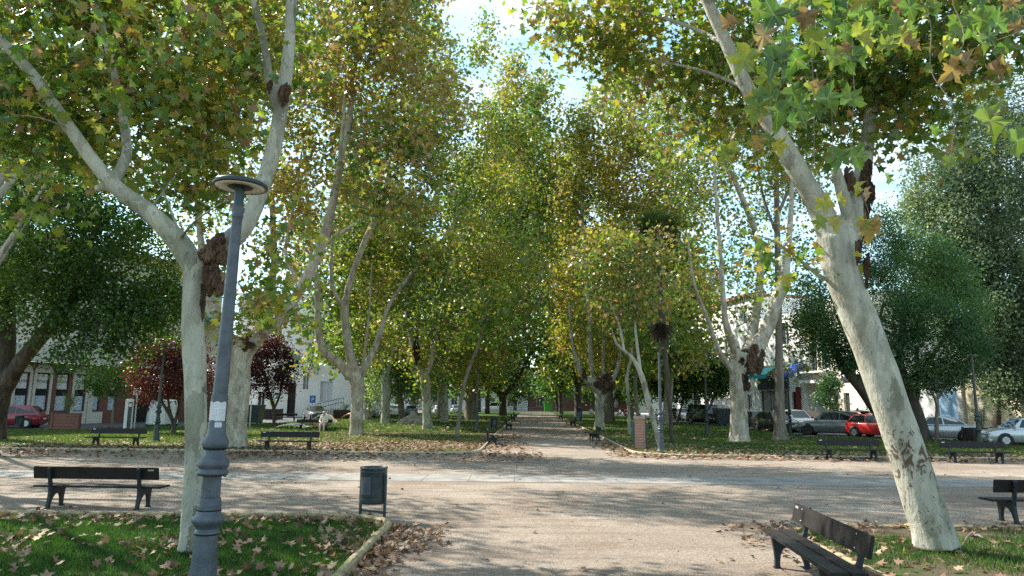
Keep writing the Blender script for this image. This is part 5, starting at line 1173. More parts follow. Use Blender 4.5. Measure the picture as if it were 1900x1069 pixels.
for px, py, ps, s_, t_, rz, lb in people:
    g = G(px, py); person((g.x, g.y, 0), rz, ps, M['cloth_' + s_], M['cloth_' + t_], M['hair_dark'], lb, group='people at the far end of the right lawn')
    if ps == 'sit':
        mb = MB(); mb.rbox(-.21, .21, -.22, .22, .43, .455, .01); 
        root = empty('chair', (g.x, g.y, 0), R(rz), 'simple chair under the ' + lb, 'chair', 'chairs of the far seated people')
        mb.build('seat', M['metal'], root)
        mb = MB(); mb.rbox(-.21, .21, -.245, -.222, .46, .86, .01); mb.build('backrest', M['metal'], root)
        for a in (-1, 1):
            for b_ in (-1, 1):
                mb = MB(); mb.tube([(a * .19, b_ * .2, .43), (a * .205, b_ * .215, 0)], .013, 6); mb.build('leg', M['metal'], root)
for px, py, s_, lb in [(1544, 786, 'navy', 'person in dark blue walking behind the grey car'), (1594, 790, 'blue', 'person in light blue walking behind the rounded bush'), (1563, 788, 'white', 'person in white by the dark doorway')]:
    g = at(px, py, 62); person((g.x, 62, 0), 100, 'walk', M['cloth_' + s_], M['cloth_grey'], M['hair_dark'], lb, group='people walking past the shops')

# ------------------------------------------------------------------ pieces of street furniture on the left
M['blue_sign'] = plain('blue sign', (.03, .12, .42), .4, 0, .05)
g = G(578, 783); root = empty('parking_sign', (g.x, g.y, 0), 0, 'blue square parking sign on a thin pole by the black car', 'sign')
mb = MB(); mb.tube([(0, 0, 0), (0, 0, 2.3)], .03, 10); mb.build('pole', M['metal'], root)
mb = MB(); mb.rbox(-.28, .28, -.055, -.035, 1.72, 2.40, .008); pl = mb.build('panel', M['blue_sign'], root)
def text(name, body, size, mat, parent, shear=0.0):
    cu = bpy.data.curves.new(name, 'FONT'); cu.body = body; cu.size = size; cu.shear = shear; cu.align_x = 'CENTER'; cu.extrude = .002
    tmp = bpy.data.objects.new(name, cu); COL.objects.link(tmp)
    me = bpy.data.meshes.new_from_object(tmp.evaluated_get(bpy.context.evaluated_depsgraph_get()))
    bpy.data.objects.remove(tmp); bpy.data.curves.remove(cu)
    me.materials.clear(); me.name = name
    return link(name, me, mat, parent)
lo = text('letter', 'P', .5, M['white_paint'], pl); lo.location = (0, -.058, 1.88); lo.rotation_euler = (R(90), 0, 0)
def post(name, px, py, h, r, mat, label, cat='post', band=None):
    g = G(px, py); root = empty(name, (g.x, g.y, 0), 0, label, cat)
    mb = MB(); mb.tube([(0, 0, 0), (0, 0, h)], r, 10); mb.lathe([(r * 1.8, 0), (r * 1.8, .03), (r, .05)], 12); mb.build('shaft', mat, root)
    if band:
        mb = MB(); mb.rbox(*band, .01); mb.build('panel', M['white_paint'], root)
    return root
post('sign_post', 249, 795, 2.75, .05, M['metal'], 'pale sign pole with a white plate left of the dark lamp', 'sign', (-.26, .26, -.085, -.06, 2.2, 2.72))
post('sign_post', 463, 795, 1.9, .05, M['metal'], 'short pale post right of the stout flecked trunk', 'post')
g = G(236, 798); root = empty('parking_meter', (g.x, g.y, 0), R(14), 'tall narrow grey and white parking meter left of the pole', 'parking meter')
mb = MB(); mb.rbox(-.22, .22, -.18, .18, 0, 1.95, .04); mb.build('housing', M['white_paint'], root)
mb = MB(); mb.rbox(-.02, .2, -.2, -.181, .1, 1.75, .008); mb.build('door', M['bin_paint'], root)
mb = MB(); mb.rbox(.02, .17, -.212, -.201, 1.45, 1.66, .004); mb.build('screen', M['white_paint'], root)
def igloo(px, py, label, s=1.0, col=None):
    g = G(px, py); root = empty('recycling_container', (g.x, g.y, 0), R(20), label, 'container', 'recycling containers')
    mb = MB(); mb.lathe([(.72 * s, .18), (.74 * s, .24), (.70 * s, .9), (.60 * s, 1.5), (.50 * s, 1.85), (.40 * s, 1.9), (0, 1.92)], 8, smooth=False); mb.build('body', col or M['white_paint'], root)
    mb = MB(); mb.lathe([(.74 * s, .0), (.76 * s, .18), (0, .19)], 8, smooth=False); mb.build('foot', M['green_metal'], root)
    mb = MB(); mb.tube([(-.72 * s * .78, -.2, 1.2), (-.72 * s * .84, -.2, 1.2)], .12, 14); mb.build('hatch', M['black'], root)
igloo(291, 792, 'pale tapered recycling container behind the dark lamp')
igloo(313, 791, 'second pale recycling container behind the plum stems', .8)
M['bright_green'] = plain('bright green plastic', (.05, .26, .03), .5, 0, .1)
def wheelie(px, py, mat, label, s=1.0, rz=0):
    g = G(px, py); root = empty('rubbish_container', (g.x, g.y, 0), R(rz), label, 'container', 'wheeled rubbish containers')
    mb = MB(); a, b_ = .5 * s, .62 * s
    mb.hexa([(-a, -a, .12), (a, -a, .12), (-a, a, .12), (a, a, .12), (-b_, -b_, 1.3 * s), (b_, -b_, 1.3 * s), (-b_, b_, 1.3 * s), (b_, b_, 1.3 * s)]); mb.build('body', mat, root)
    mb = MB(); mb.rbox(-b_ - .04, b_ + .04, -b_ - .05, b_ + .03, 1.3 * s, 1.42 * s, .03); mb.build('lid', mat, root)
    for x in (-1, 1):
        for y in (-1, 1):
            mb = MB(); mb.lathe([(0, -.03), (.09, -.03), (.09, .03), (0, .03)], 12, M=Matrix.Translation((x * a * .8, y * a * .8, .09)) @ Matrix.Rotation(R(90), 4, 'Y')); mb.build('wheel', M['tyre'], root)
wheelie(470, 787, M['bin_paint'], 'dark wheeled rubbish container behind the short pale post', 1.1)
wheelie(1017, 764.5, M['bright_green'], 'bright green container beyond the end of the path', 1.45)
wheelie(1341, 790, M['bin_paint'], 'dark wheeled rubbish container beside the black van', 1.15)

# pale curved sheets of the play sculpture behind the seated person
M['sheet'] = plain('pale curved panel', (.66, .60, .50), .6, 0, .1, 2); M['sheet_tan'] = plain('tan panel', (.45, .24, .10), .6, 0, .15, 2)
g = G(588, 797)
root = empty('play_sculpture', (g.x, g.y + 1.2, 0), 0, 'pale curved wavy sculpture lying on the grass behind the seated person', 'sculpture')
def wave(x0, x1, z0, amp, ph, dep, y, mat, name):
    mb = MB(); n = 20; vs = []
    for i in range(n + 1):
        t = i / n; x = x0 + (x1 - x0) * t; z = z0 + amp * math.sin(ph + t * math.pi)
        vs += [Vector((x, y, max(.02, z))), Vector((x, y + dep, max(.02, z) + .1)), Vector((x, y + dep, max(.02, z) + .04)), Vector((x, y, max(.02, z) - .06))]
    mb.add(vs, [(4 * i + a, 4 * i + (a + 1) % 4, 4 * i + 4 + (a + 1) % 4, 4 * i + 4 + a) for i in range(n) for a in range(4)], True); mb.build(name, mat, root)
wave(-1.0, .9, .35, .6, 0, 1.0, 0, M['sheet'], 'shell'); wave(-3.3, -1.05, .05, .22, 0, 1.3, -.4, M['sheet'], 'ramp'); wave(1.0, 2.7, .5, .55, 0, 1.0, .2, M['sheet_tan'], 'shell'); wave(-.6, .6, .1, .25, 0, .4, -.6, M['sheet_tan'], 'step')

# boulders
def boulder(px, py, s, label, seed):
    g = G(px, py); bm = bmesh.new(); bmesh.ops.create_icosphere(bm, subdivisions=3, radius=1)
    for v in bm.verts:
        f = 1 + .5 * noise.noise(v.co * 1.3 + Vector((seed, 0, 0))) + .15 * noise.noise(v.co * 4)
        v.co = Vector((v.co.x * s * 1.3, v.co.y * s, max(-.1, v.co.z * s * .9 + s * .35))) * f
    mb = MB(); mb.bm(bm, smooth=True); o = mb.build('boulder', M['stone']); o.location = (g.x, g.y, 0); tag(o, label, 'boulder', 'boulders in the left lawn')
boulder(767, 788, .75, 'largest brown boulder left of the sun streaked trunk', 1); boulder(749, 788, .4, 'small pale boulder left of the largest one', 4); boulder(777, 789, .42, 'small pale boulder right of the largest one', 9)
# stick by the leaning trunk
for a, b_, lb in [((1786, 1018), (1806, 996), 'pale broken stick leaning by the foot of the thick trunk'), ((1806, 998), (1826, 1008), 'darker stick fragment beside the pale broken stick')]:
    p, q = G(*a), G(*b_); mb = MB(); mb.tube([p + Vector((0, 0, .03)), (p + q) / 2 + Vector((0, 0, .08)), q + Vector((0, 0, .07))], [.014, .017, .013], 7, wob=.3, wf=20)
    tag(mb.build('stick', M['bark_grey']), lb, 'stick')
# low railing at the park end and by the left road
def railing(a, b_, label, h=.95):
    a, b_ = Vector((*a, 0)), Vector((*b_, 0)); root = empty('railing', a, 0, label, 'railing')
    mb = MB(); d = b_ - a; k = max(2, int(d.length / 2))
    for z in (h, h * .55): mb.tube([Vector((0, 0, z)), d + Vector((0, 0, z))], .025, 6)
    mb.build('rails', M['bin_paint'], root); mb = MB()
    for i in range(k + 1): mb.tube([d * (i / k), d * (i / k) + Vector((0, 0, h))], .03, 6)
    mb.build('posts', M['bin_paint'], root)
railing((-17.2, 84), (-15.3, 112), 'dark low railing before the far left cars')
railing((-2, 137), (10, 137), 'dark low railing across the end of the path', 1.0)

# ------------------------------------------------------------------ buildings
class Frame:
    def __init__(s, p0, d):
        s.o = Vector((p0[0], p0[1], 0)); s.d = Vector((d[0], d[1], 0)).normalized(); n = Vector((s.d.y, -s.d.x, 0))
        if n.dot(-s.o) < 0: n = -n
        s.n = n
    def p(s, t, n, z): return s.o + s.d * t + s.n * n + Vector((0, 0, z))
    def box(s, mb, t0, t1, n0, n1, z0, z1): mb.hexa([s.p(t, n, z) for z in (z0, z1) for n in (n0, n1) for t in (t0, t1)])
def wall(fr, root, name, t0, t1, z0, z1, ops, mat, n=0.0, dep=.22, back=8.0):
    """facade with real openings (a, b, c, d) = t and z ranges, plus the body behind it"""
    ts = sorted({t0, t1, *[x for o in ops for x in o[:2]]}); zs = sorted({z0, z1, *[x for o in ops for x in o[2:4]]})
    mb = MB()
    inside = lambda t, z: any(a < t < b_ and c < z < d for a, b_, c, d in ops)
    for i in range(len(ts) - 1):
        for j in range(len(zs) - 1):
            if not inside((ts[i] + ts[i + 1]) / 2, (zs[j] + zs[j + 1]) / 2):
                mb.add([fr.p(ts[i], n, zs[j]), fr.p(ts[i + 1], n, zs[j]), fr.p(ts[i + 1], n, zs[j + 1]), fr.p(ts[i], n, zs[j + 1])], [(0, 1, 2, 3)])
    for a, b_, c, d in ops:
        q = [fr.p(a, n, c), fr.p(b_, n, c), fr.p(b_, n, d), fr.p(a, n, d)]; r_ = [fr.p(a, n - dep, c), fr.p(b_, n - dep, c), fr.p(b_, n - dep, d), fr.p(a, n - dep, d)]
        mb.add(q + r_, [(0, 1, 5, 4), (1, 2, 6, 5), (2, 3, 7, 6), (3, 0, 4, 7), (4, 5, 6, 7)])
    e = [fr.p(t0, n, z0), fr.p(t1, n, z0), fr.p(t1, n, z1), fr.p(t0, n, z1)]; f = [fr.p(t0, n - back, z0), fr.p(t1, n - back, z0), fr.p(t1, n - back, z1), fr.p(t0, n - back, z1)]
    mb.add(e + f, [(1, 5, 6, 2), (2, 6, 7, 3), (3, 7, 4, 0), (4, 5, 6, 7)])
    return mb.build(name, mat, root, world=True)
def window(fr, root, o, n=0.0, dep=.22, mat=None, glass=None, mull=1, name='window', rail=None):
    a, b_, c, d = o; w = .06; q = n - dep
    mb = MB()
    fr.box(mb, a, a + w, q + .01, q + .06, c, d); fr.box(mb, b_ - w, b_, q + .01, q + .06, c, d); fr.box(mb, a + w, b_ - w, q + .01, q + .06, c, c + w); fr.box(mb, a + w, b_ - w, q + .01, q + .06, d - w, d)
    for i in range(mull):
        t = a + (b_ - a) * (i + 1) / (mull + 1); fr.box(mb, t - .025, t + .025, q + .012, q + .055, c + w, d - w)
    if rail: fr.box(mb, a + w, b_ - w, q + .012, q + .055, rail - .03, rail + .03)
    wo = mb.build(name, mat or M['white_paint'], root, world=True)
    mb = MB(); fr.box(mb, a + w * .5, b_ - w * .5, q + .015, q + .03, c + w * .5, d - w * .5); mb.build('pane', glass or M['win_glass'], wo, world=True)
    return wo
def piece(fr, root, name, mat, *boxes):
    mb = MB()
    for b_ in boxes: fr.box(mb, *b_)
    return mb.build(name, mat, root, world=True)
def building(fr, t, label, name='building', cat='building'):
    return empty(name, fr.p(t, 0, 0), 0, label, cat)
def balcony(fr, root, t0, t1, z, out=.9, h=1.0, mat=None, slab=None):
    b_ = piece(fr, root, 'balcony', slab or M['white_paint'], (t0, t1, .004, out, z - .16, z))
    mb = MB()
    for zz in (.25, .5, .75, h): fr.box(mb, t0, t1, out - .05, out - .02, z + zz - .02, z + zz + .02)
    k = max(2, int((t1 - t0) / .5))
    for i in range(k + 1): 
        t = t0 + (t1 - t0) * i / k; fr.box(mb, t - .012, t + .012, out - .052, out - .018, z, z + h)
    mb.build('railing', mat or M['metal'], b_, world=True)
M['cream'] = plain('cream render', (.64, .59, .49), .9, 0, .08, 1.5); M['white_wall'] = plain('white render', (.72, .71, .68), .9, 0, .06, 1.2); M['beige_wall'] = plain('beige render', (.62, .53, .38), .9, 0, .10, .6)
M['pale_stone'] = plain('pale stone', (.58, .55, .50), .9, 0, .14, 2); M['brown_wall'] = plain('brown red wall', (.17, .075, .06), .85, 0, .15, 3); M['gate_blue'] = plain('painted pale blue gate', (.30, .47, .66), .7, 0, .22, 1.3)
M['awning'] = plain('blue awning', (.012, .10, .48), .7, 0, .15); M['teal'] = plain('teal awning', (.02, .30, .34), .7, 0, .1); M['roof_tile'] = plain('roof tile', (.33, .16, .10), .9, 0, .3, 8)
M['shutter'] = plain('roller shutter', (.50, .52, .54), .6, .1, .08, 20); M['dark_gap'] = plain('unlit interior', (.012, .011, .011), .8); M['navy_shop'] = plain('dark blue shop front', (.012, .018, .05), .5); M['door_red'] = plain('dark red door', (.16, .012, .02), .5)
m, nt, b = newmat('frosted shop film'); v = coords(nt); nt.links.new(ramp(nt, nz(nt, v, 7, 6, .75), [(.36, (.18, .30, .52)), (.5, (.50, .58, .68)), (.64, (.72, .76, .80))]), b.inputs['Base Color']); b.inputs['Roughness'].default_value = .3
M['film'] = m

# arcaded building on the left
fr = Frame((-36, 49), (.413, .911))
root = building(fr, 5, 'beige building with brown brick arcade, shop windows and a balcony', 'arcade_building')
tx = lambda px, y0=0: None
def t_of(fr, px):                                   # where the sight line at column px (at eye level) meets the facade
    d = ray(px, 746); k = (d.x / d.y)
    return (fr.o.x - k * fr.o.y) / (k * fr.d.y - fr.d.x)
wx = [(25, 50), (63, 88), (102, 125), (136, 157), (165, 185), (200, 217)]
T = [(t_of(fr, a), t_of(fr, b_)) for a, b_ in wx]
ops = [(a, b_, .95, 3.75) for a, b_ in T]
gt0, gt1 = t_of(fr, 243), t_of(fr, 330)
wall(fr, root, 'ground_floor', -8, gt1 + 4, 0, 4.55, ops + [(gt0, gt1, .02, 3.6)], M['brown_wall'])
piece(fr, root, 'garage_opening', M['dark_gap'], (gt0, gt1, -.21, -.19, .02, 3.6))
for i, (a, b_) in enumerate(T):
    w_ = window(fr, root, (a, b_, .95, 3.75), mat=M['black'], glass=M['film'] if i < 6 else None, mull=0, rail=2.35)
    piece(fr, w_, 'blind', M['white_paint'], (a + .08, b_ - .08, -.185, -.178, 2.62, 3.68))
    piece(fr, w_, 'dark_strip', M['dark_gap'], (a + .08, b_ - .08, -.186, -.18, 2.1, 2.60))
    if i < 4:
        lo = text('lettering', 'foyas', .40, M['black'], w_, .35)
        c = fr.p((a + b_) / 2, -.172, 3.05) - root.location; lo.location = c
        x = -fr.d if fr.d.cross(Vector((0, 0, 1))).dot(fr.n) < 0 else fr.d
        lo.rotation_euler = Matrix((x, Vector((0, 0, 1)), fr.n)).transposed().to_euler()
    # pale surround with a round head
    m0, m1 = a - .20, b_ + .20; cx_ = (m0 + m1) / 2; rr_ = (m1 - m0) / 2
    if i in (0, 1, 3):
        mb = MB(); n_ = 14; vs = []
        for k in range(n_ + 1):
            q = math.pi * k / n_; vs.append((cx_ - rr_ * math.cos(q), 3.78 + rr_ * .95 * math.sin(q)))
        pts = [fr.p(t, .03, z) for t, z in vs]; bk = [fr.p(t, .002, z) for t, z in vs]
        mb.add(pts + bk, [list(range(n_ + 1))] + [(k, k + 1, n_ + 2 + k, n_ + 1 + k) for k in range(n_)] + [(n_, 0, n_ + 1, 2 * n_ + 1)])
        fr.box(mb, m0, a - .003, .002, .03, .95, 3.775); fr.box(mb, b_ + .003, m1, .002, .03, .95, 3.775); fr.box(mb, m0, m1, .002, .03, .0, .94)
        mb.build('arch_surround', M['pale_stone'], root, world=True)
for a, b_ in ((T[0][1] + .25, T[1][0] - .25), (T[3][1] + .24, T[4][1] + .3)):
    piece(fr, root, 'plinth', M['pale_stone'], (a, b_, .003, .05, 0, 2.9 if a < T[2][0] else .9), (a, b_ - .9, .003, .04, .9, 2.9) if a > T[2][0] else (a, b_, .003, .06, 0, .1))
piece(fr, root, 'fascia', M['pale_stone'], (-8, gt1 + 4, .002, 1.0, 4.56, 5.75))
piece(fr, root, 'air_unit', M['bin_paint'], (T[2][0] - .2, T[2][1] + .2, .01, .35, 3.85, 4.4))
t_a, t_b, t_c, t_d = t_of(fr, 118), t_of(fr, 186), t_of(fr, 203), t_of(fr, 242)
ups = [(t_a + .5, t_b - .6, 5.8, 8.2), (t_c + .25, t_d, 6.2, 8.0), (t_d + 2, t_d + 4.5, 6.2, 8.0), (-5, -2.5, 5.8, 8.1)] + [(k, k + 1.6, z, z + 1.8) for z in (9.4,) for k in (-6, -2, 2, 6, 10, 14)]
ups = [o for o in ups if o[1] < gt1 + 3.5]
wall(fr, root, 'upper_wall', -8, gt1 + 4, 5.76, 13.6, ups, M['cream'], n=.1)
for o in ups: window(fr, root, o, .1, mat=M['white_paint'], glass=M['shutter'] if o[0] > t_c and o[2] < 7 else None, mull=1)
piece(fr, root, 'brick_column', M['brick'], (t_b, t_c, .103, .5, 5.76, 8.9))
balcony(fr, root, t_a - 2, t_b - .02, 5.76, 1.0, 1.05)
piece(fr, root, 'roof', M['roof_tile'], (-8.4, gt1 + 4.4, -8.2, .6, 13.6, 14.0))
piece(fr, root, 'awning', M['teal'], (gt1 + .2, gt1 + 3.6, .11, 1.3, 9.1, 9.4))

# white house left of the avenue
fr = Frame((-37, 83), (1, .10))
root = building(fr, 8, 'white house with balcony, dark door and barred steps behind the black car', 'white_house')
tw = lambda px: t_of(fr, px)
o1 = [(tw(560), tw(571), 3.2, 5.3), (tw(478), tw(491), .9, 2.9), (tw(593), tw(617), 1.7, 4.2), (tw(533), tw(548), .02, 4.0), (tw(566), tw(578), 6.2, 8.8), (tw(605), tw(620), 6.2, 8.6), (tw(480), tw(495), 6.2, 8.4), (tw(566), tw(578), 9.8, 12), (tw(605), tw(620), 9.8, 12), (tw(500), tw(515), 9.8, 12)]
wall(fr, root, 'wall', tw(430), tw(656), 0, 14.5, o1, M['white_wall'])
for i, o in enumerate(o1): window(fr, root, o, glass=M['shutter'] if i == 2 else M['dark_gap'] if i == 3 else None, mat=M['black'] if i == 3 else M['white_paint'], name='door' if i == 3 else 'window')
balcony(fr, root, tw(556), tw(590), 6.1, 1.1, 1.0, M['black']); balcony(fr, root, tw(556), tw(590), 9.7, 1.1, 1.0, M['black'])
piece(fr, root, 'cornice', M['white_paint'], (tw(430) - .2, tw(656) + .2, .003, .35, 14.3, 14.6))
for k in range(5): piece(fr, root, 'step', M['pale_stone'], (tw(598) + k * .3, tw(640), .3, 1.3, k * .2, k * .2 + .199))
mb = MB()
for z in (1.0, 1.5): mb.tube([fr.p(tw(590), 1.35, z), fr.p(tw(640), 1.35, z + .8)], .03, 6)
for k in range(12): t = tw(590) + (tw(640) - tw(590)) * k / 11; mb.tube([fr.p(t, 1.35, 0), fr.p(t, 1.35, 1.5 + .8 * k / 11)], .02, 5)
mb.build('handrail', M['black'], root, world=True)
# farther pale houses along the left street
fr = Frame((-24.5, 96), (.10, 1))
root = building(fr, 12, 'pale row house along the left street behind the weeping tree', 'row_house')
ops = [(t, t + 1.3, z, z + 1.9) for t in (2, 6, 10, 14, 18, 22, 26) for z in (1.2, 4.4, 7.6)]
wall(fr, root, 'wall', 0, 30, 0, 11, ops, M['white_wall'])
for o in ops: window(fr, root, o)
piece(fr, root, 'roof', M['roof_tile'], (-.3, 30.3, -8.2, .4, 11, 11.3))

# right hand street, near to far
fr = Frame((37, 42), (-.186, .98))
tr = lambda px: t_of(fr, px)
root = building(fr, 4, 'long plain beige wall at the right edge', 'boundary_wall', 'wall')
wall(fr, root, 'wall', -14, tr(1792), 0, 6.3, [], M['beige_wall'], back=.5)
piece(fr, root, 'coping', M['cream'], (-14, tr(1792), -.55, .08, 6.3, 6.42))
piece(fr, root, 'joint', M['pale_stone'], (-14, tr(1792) - .01, .002, .02, 2.2, 2.24), (tr(1893), tr(1893) + .03, .002, .021, 0, 3))
root = building(fr, 15, 'pale blue painted metal gate with grey posts', 'street_gate', 'gate')
ga, gb = tr(1790), tr(1738)
piece(fr, root, 'leaf', M['gate_blue'], (ga + .5, (ga + gb) / 2 - .02, .0, .06, .1, 4.9), ((ga + gb) / 2 + .02, gb - .2, .0, .06, .1, 4.9))
piece(fr, root, 'post', M['pale_stone'], (ga + .02, ga + .48, -.2, .2, 0, 5.1)); piece(fr, root, 'post', M['pale_stone'], (gb - .18, gb + .1, -.2, .2, 0, 5.1))
root = building(fr, 17.5, 'white low building with a white barred front beside the leaning trunk', 'shop_building')
a, b_ = gb + .12, tr(1632)
o1 = [(tr(1668), tr(1636) - .1, .5, 4.2), (tr(1700), tr(1690), 0.02, 3.4)]
wall(fr, root, 'wall', a, b_, 0, 5.6, o1, M['white_wall'])
window(fr, root, o1[0], mull=9, glass=M['shutter']); window(fr, root, o1[1], mull=0, glass=M['dark_gap'], name='door')
root = building(fr, 26, 'cream shop building with a shutter, dark door and upper balcony', 'shop_building')
a, b_ = tr(1631), tr(1502)
o1 = [(tr(1577), tr(1566), .02, 3.2), (tr(1530), tr(1506), .6, 3.6), (tr(1556), tr(1546), .02, 3.0), (tr(1545), tr(1530), 5.6, 8.4), (tr(1520), tr(1508), 5.6, 8.4), (tr(1605), tr(1590), 5.6, 8.4), (tr(1580), tr(1566), 9.2, 11.4), (tr(1530), tr(1515), 9.2, 11.4)]
wall(fr, root, 'wall', a, b_, 0, 12.5, o1, M['cream'])
for i, o in enumerate(o1): window(fr, root, (min(o[:2]), max(o[:2]), *o[2:]), glass=M['shutter'] if i == 1 else M['dark_gap'] if i in (0, 2) else None, mull=0 if i < 3 else 1, name='door' if i in (0, 2) else 'window')
balcony(fr, root, tr(1548), tr(1504), 5.4, 1.1, 1.0, M['black'])
piece(fr, root, 'canopy', M['white_paint'], (tr(1545), tr(1503), .01, 1.3, 4.2, 4.5)); piece(fr, root, 'canopy', M['white_paint'], (tr(1600), tr(1560), .01, .9, 6.4, 6.7))
piece(fr, root, 'shop_sign', M['navy_shop'], (tr(1590), tr(1566), .01, .15, 4.3, 6.2)); piece(fr, root, 'sign_band', M['white_paint'], (tr(1588), tr(1568), .155, .165, 4.7, 4.9), (tr(1588), tr(1568), .155, .165, 5.4, 5.6))
root = building(fr, 37, 'white shop building with a bright blue awning and dark front', 'shop_building')
a, b_ = tr(1501), tr(1402)
o1 = [(tr(1478), tr(1470), .02, 3.4), (tr(1462), tr(1412), .3, 3.6), (tr(1470), tr(1455), 8.6, 11), (tr(1430), tr(1415), 8.6, 11)]
wall(fr, root, 'wall', a, b_, 0, 12, o1, M['white_wall'])
window(fr, root, o1[0], mull=0, mat=M['door_red'], glass=M['dark_gap'], name='door'); window(fr, root, o1[1], mull=2, mat=M['navy_shop'], glass=M['win_glass'])
for o in o1[2:]: window(fr, root, o)
piece(fr, root, 'door_surround', M['door_red'], (tr(1487), tr(1479), .01, .12, 0, 3.9))
for q0, q1, mk in ((1500, 1476, 'awning'), (1446, 1410, 'teal')):
    mb = MB(); t0, t1 = tr(q0), tr(q1)
    mb.hexa([fr.p(t0, .02, 6.3), fr.p(t1, .02, 6.3), fr.p(t0, 1.5, 5.3), fr.p(t1, 1.5, 5.3), fr.p(t0, .02, 6.36), fr.p(t1, .02, 6.36), fr.p(t0, 1.5, 5.36), fr.p(t1, 1.5, 5.36)]); fr.box(mb, t0, t1, 1.48, 1.51, 4.9, 5.29); mb.build('awning', M[mk], root, world=True)
piece(fr, root, 'shop_sign', M['navy_shop'], (tr(1466), tr(1410), .01, .2, 3.7, 5.0))
root = building(fr, 52, 'white far shop building behind the parked vans', 'shop_building')
a, b_ = tr(1401), tr(1262)
o1 = [(tr(x0), tr(x1), .3, 3.2) for x0, x1 in ((1395, 1386), (1350, 1336), (1325, 1312), (1300, 1285))] + [(tr(x0), tr(x1), z, z + 2) for z in (5, 8.4, 11.8) for x0, x1 in ((1392, 1384), (1356, 1348), (1326, 1318), (1300, 1292))]
wall(fr, root, 'wall', a, b_, 0, 15, o1, M['white_wall'])
for i, o in enumerate(o1): window(fr, root, o, glass=M['shutter'] if i in (1, 2) else None)
piece(fr, root, 'roof', M['roof_tile'], (a, b_, -8, .5, 15, 15.4))
# taller white house seen above the round tree
fr2 = Frame((26, 112), (1, -.12)); t2_ = lambda px: t_of(fr2, px)
root = building(fr2, 6, 'tall white house with a tiled roof edge above the round dark tree', 'white_house')
o1 = [(t2_(x0), t2_(x1), z, z + 2.2) for x0, x1 in ((1283, 1291), (1306, 1314), (1330, 1338)) for z in (8, 12, 16, 20)]
wall(fr2, root, 'wall', t2_(1268), t2_(1352), 0, 23, o1, M['white_wall'])
for o in o1: window(fr2, root, o)
piece(fr2, root, 'roof', M['roof_tile'], (t2_(1268) - .4, t2_(1352) + .4, -8.2, .8, 23, 23.4))
# houses across the far street
for k, (x0, x1, h, mk, lb) in enumerate([(-70, -30, 11, 'cream', 'cream house far left beyond the cross street'), (-29.8, 4, 12, 'white_wall', 'white house straight beyond the path end'), (4.2, 30, 10, 'brown_wall', 'brown house beyond the path end, right of the white one'), (30.2, 72, 13, 'cream', 'cream house far right beyond the cross street')]):
    f3 = Frame((x0, 170), (1, 0)); root = building(f3, 2, lb, 'row_house'); L = x1 - x0
    ops = [(t, t + 1.5, z, z + 1.9) for t in np.arange(2.0, L - 3, 4.5) for z in (1.0, 4.4, 7.6)]
    ops = [tuple(float(q) for q in o) for o in ops]
    wall(f3, root, 'wall', 0, L, 0, h, ops, M[mk])
    for o in ops: window(f3, root, o)
    piece(f3, root, 'roof', M['roof_tile'], (-.2 if k == 0 else 0, L, -8.2, .5, h, h + .3))

# ------------------------------------------------------------------ fallen leaves and grass
def inpoly(P, poly):
    x, y = P[:, 0], P[:, 1]; c = np.zeros(len(P), bool); n = len(poly)
    for i in range(n):
        x0, y0 = poly[i]; x1, y1 = poly[i - 1]
        k = (y0 > y) != (y1 > y)
        c ^= k & (x < (x1 - x0) * (y - y0) / ((y1 - y0) or 1e-9) + x0)
    return c
def scatter(n, x0, x1, y0, y1, poly=None, dens=None, z=.0):
    P = np.stack([rng.uniform(x0, x1, n), rng.uniform(y0, y1, n), np.full(n, z)], 1)
    if poly is not None: P = P[inpoly(P, poly)]
    if dens is not None: P = P[rng.random(len(P)) < dens(P)]
    return P
def litter(name, P, size, tmpl, flat=.80, tint=(.5, .24), lift=.02):
    P = P.copy(); P[:, 2] += lift + rng.random(len(P)) * lift
    tn = np.clip(tint[0] + rng.normal(size=len(P)) * tint[1], 0, .97)
    V, T, tt = place_leaves(P, size * rng.uniform(.6, 1.25, len(P)), tn, tmpl, flat, 0.0, curl=rng.uniform(-2.2, 2.6, len(P)))
    o = link(name, np_mesh(name, V, T, tt), M['litter']); o['kind'] = 'stuff'
    return o
cl = lambda P, s=.9: cnoise(P, s, 3.1)
# near lawn left: loose leaves in drifts
P1 = scatter(3300, -9, -1.95, 4.5, 12.1, near_left, lambda P: np.clip(cl(P, 1.5) ** 2 * 1.3 + .12 + .5 * (P[:, 0] > -2.6), 0, 1), .07)
litter('fallen_leaves', P1, .108, MAPLE, .62, (.38, .22), .016)
# drift along the outside of the near kerb
P2 = scatter(2600, -1.85, -.6, 4, 11.6, None, lambda P: np.clip(1.0 - (P[:, 0] + 1.85) / (.9 + .3 * np.sin(P[:, 1] * 1.3)), 0, 1) ** 1.2, .0)
litter('fallen_leaves', P2, .10, MAPLE, .66, (.34, .2), .025)
P3 = scatter(1500, 4.2, 13, 5, 12.2, None, lambda P: np.clip(cl(P, 1.1) ** 1.5 + .10 + .5 * np.exp(-((P[:, 0] - 5) / 1.2) ** 2), 0, 1), .03)
litter('fallen_leaves', P3, .115, MAPLE, .72, (.50, .22), .02)
P3b = scatter(1500, 3.0, 4.6, 5.5, 12.3, None, lambda P: np.clip((P[:, 0] - 3.0) / 1.6, 0, 1) ** 1.8, 0)
litter('fallen_leaves', P3b, .095, MAPLE, .7, (.36, .2), .02)
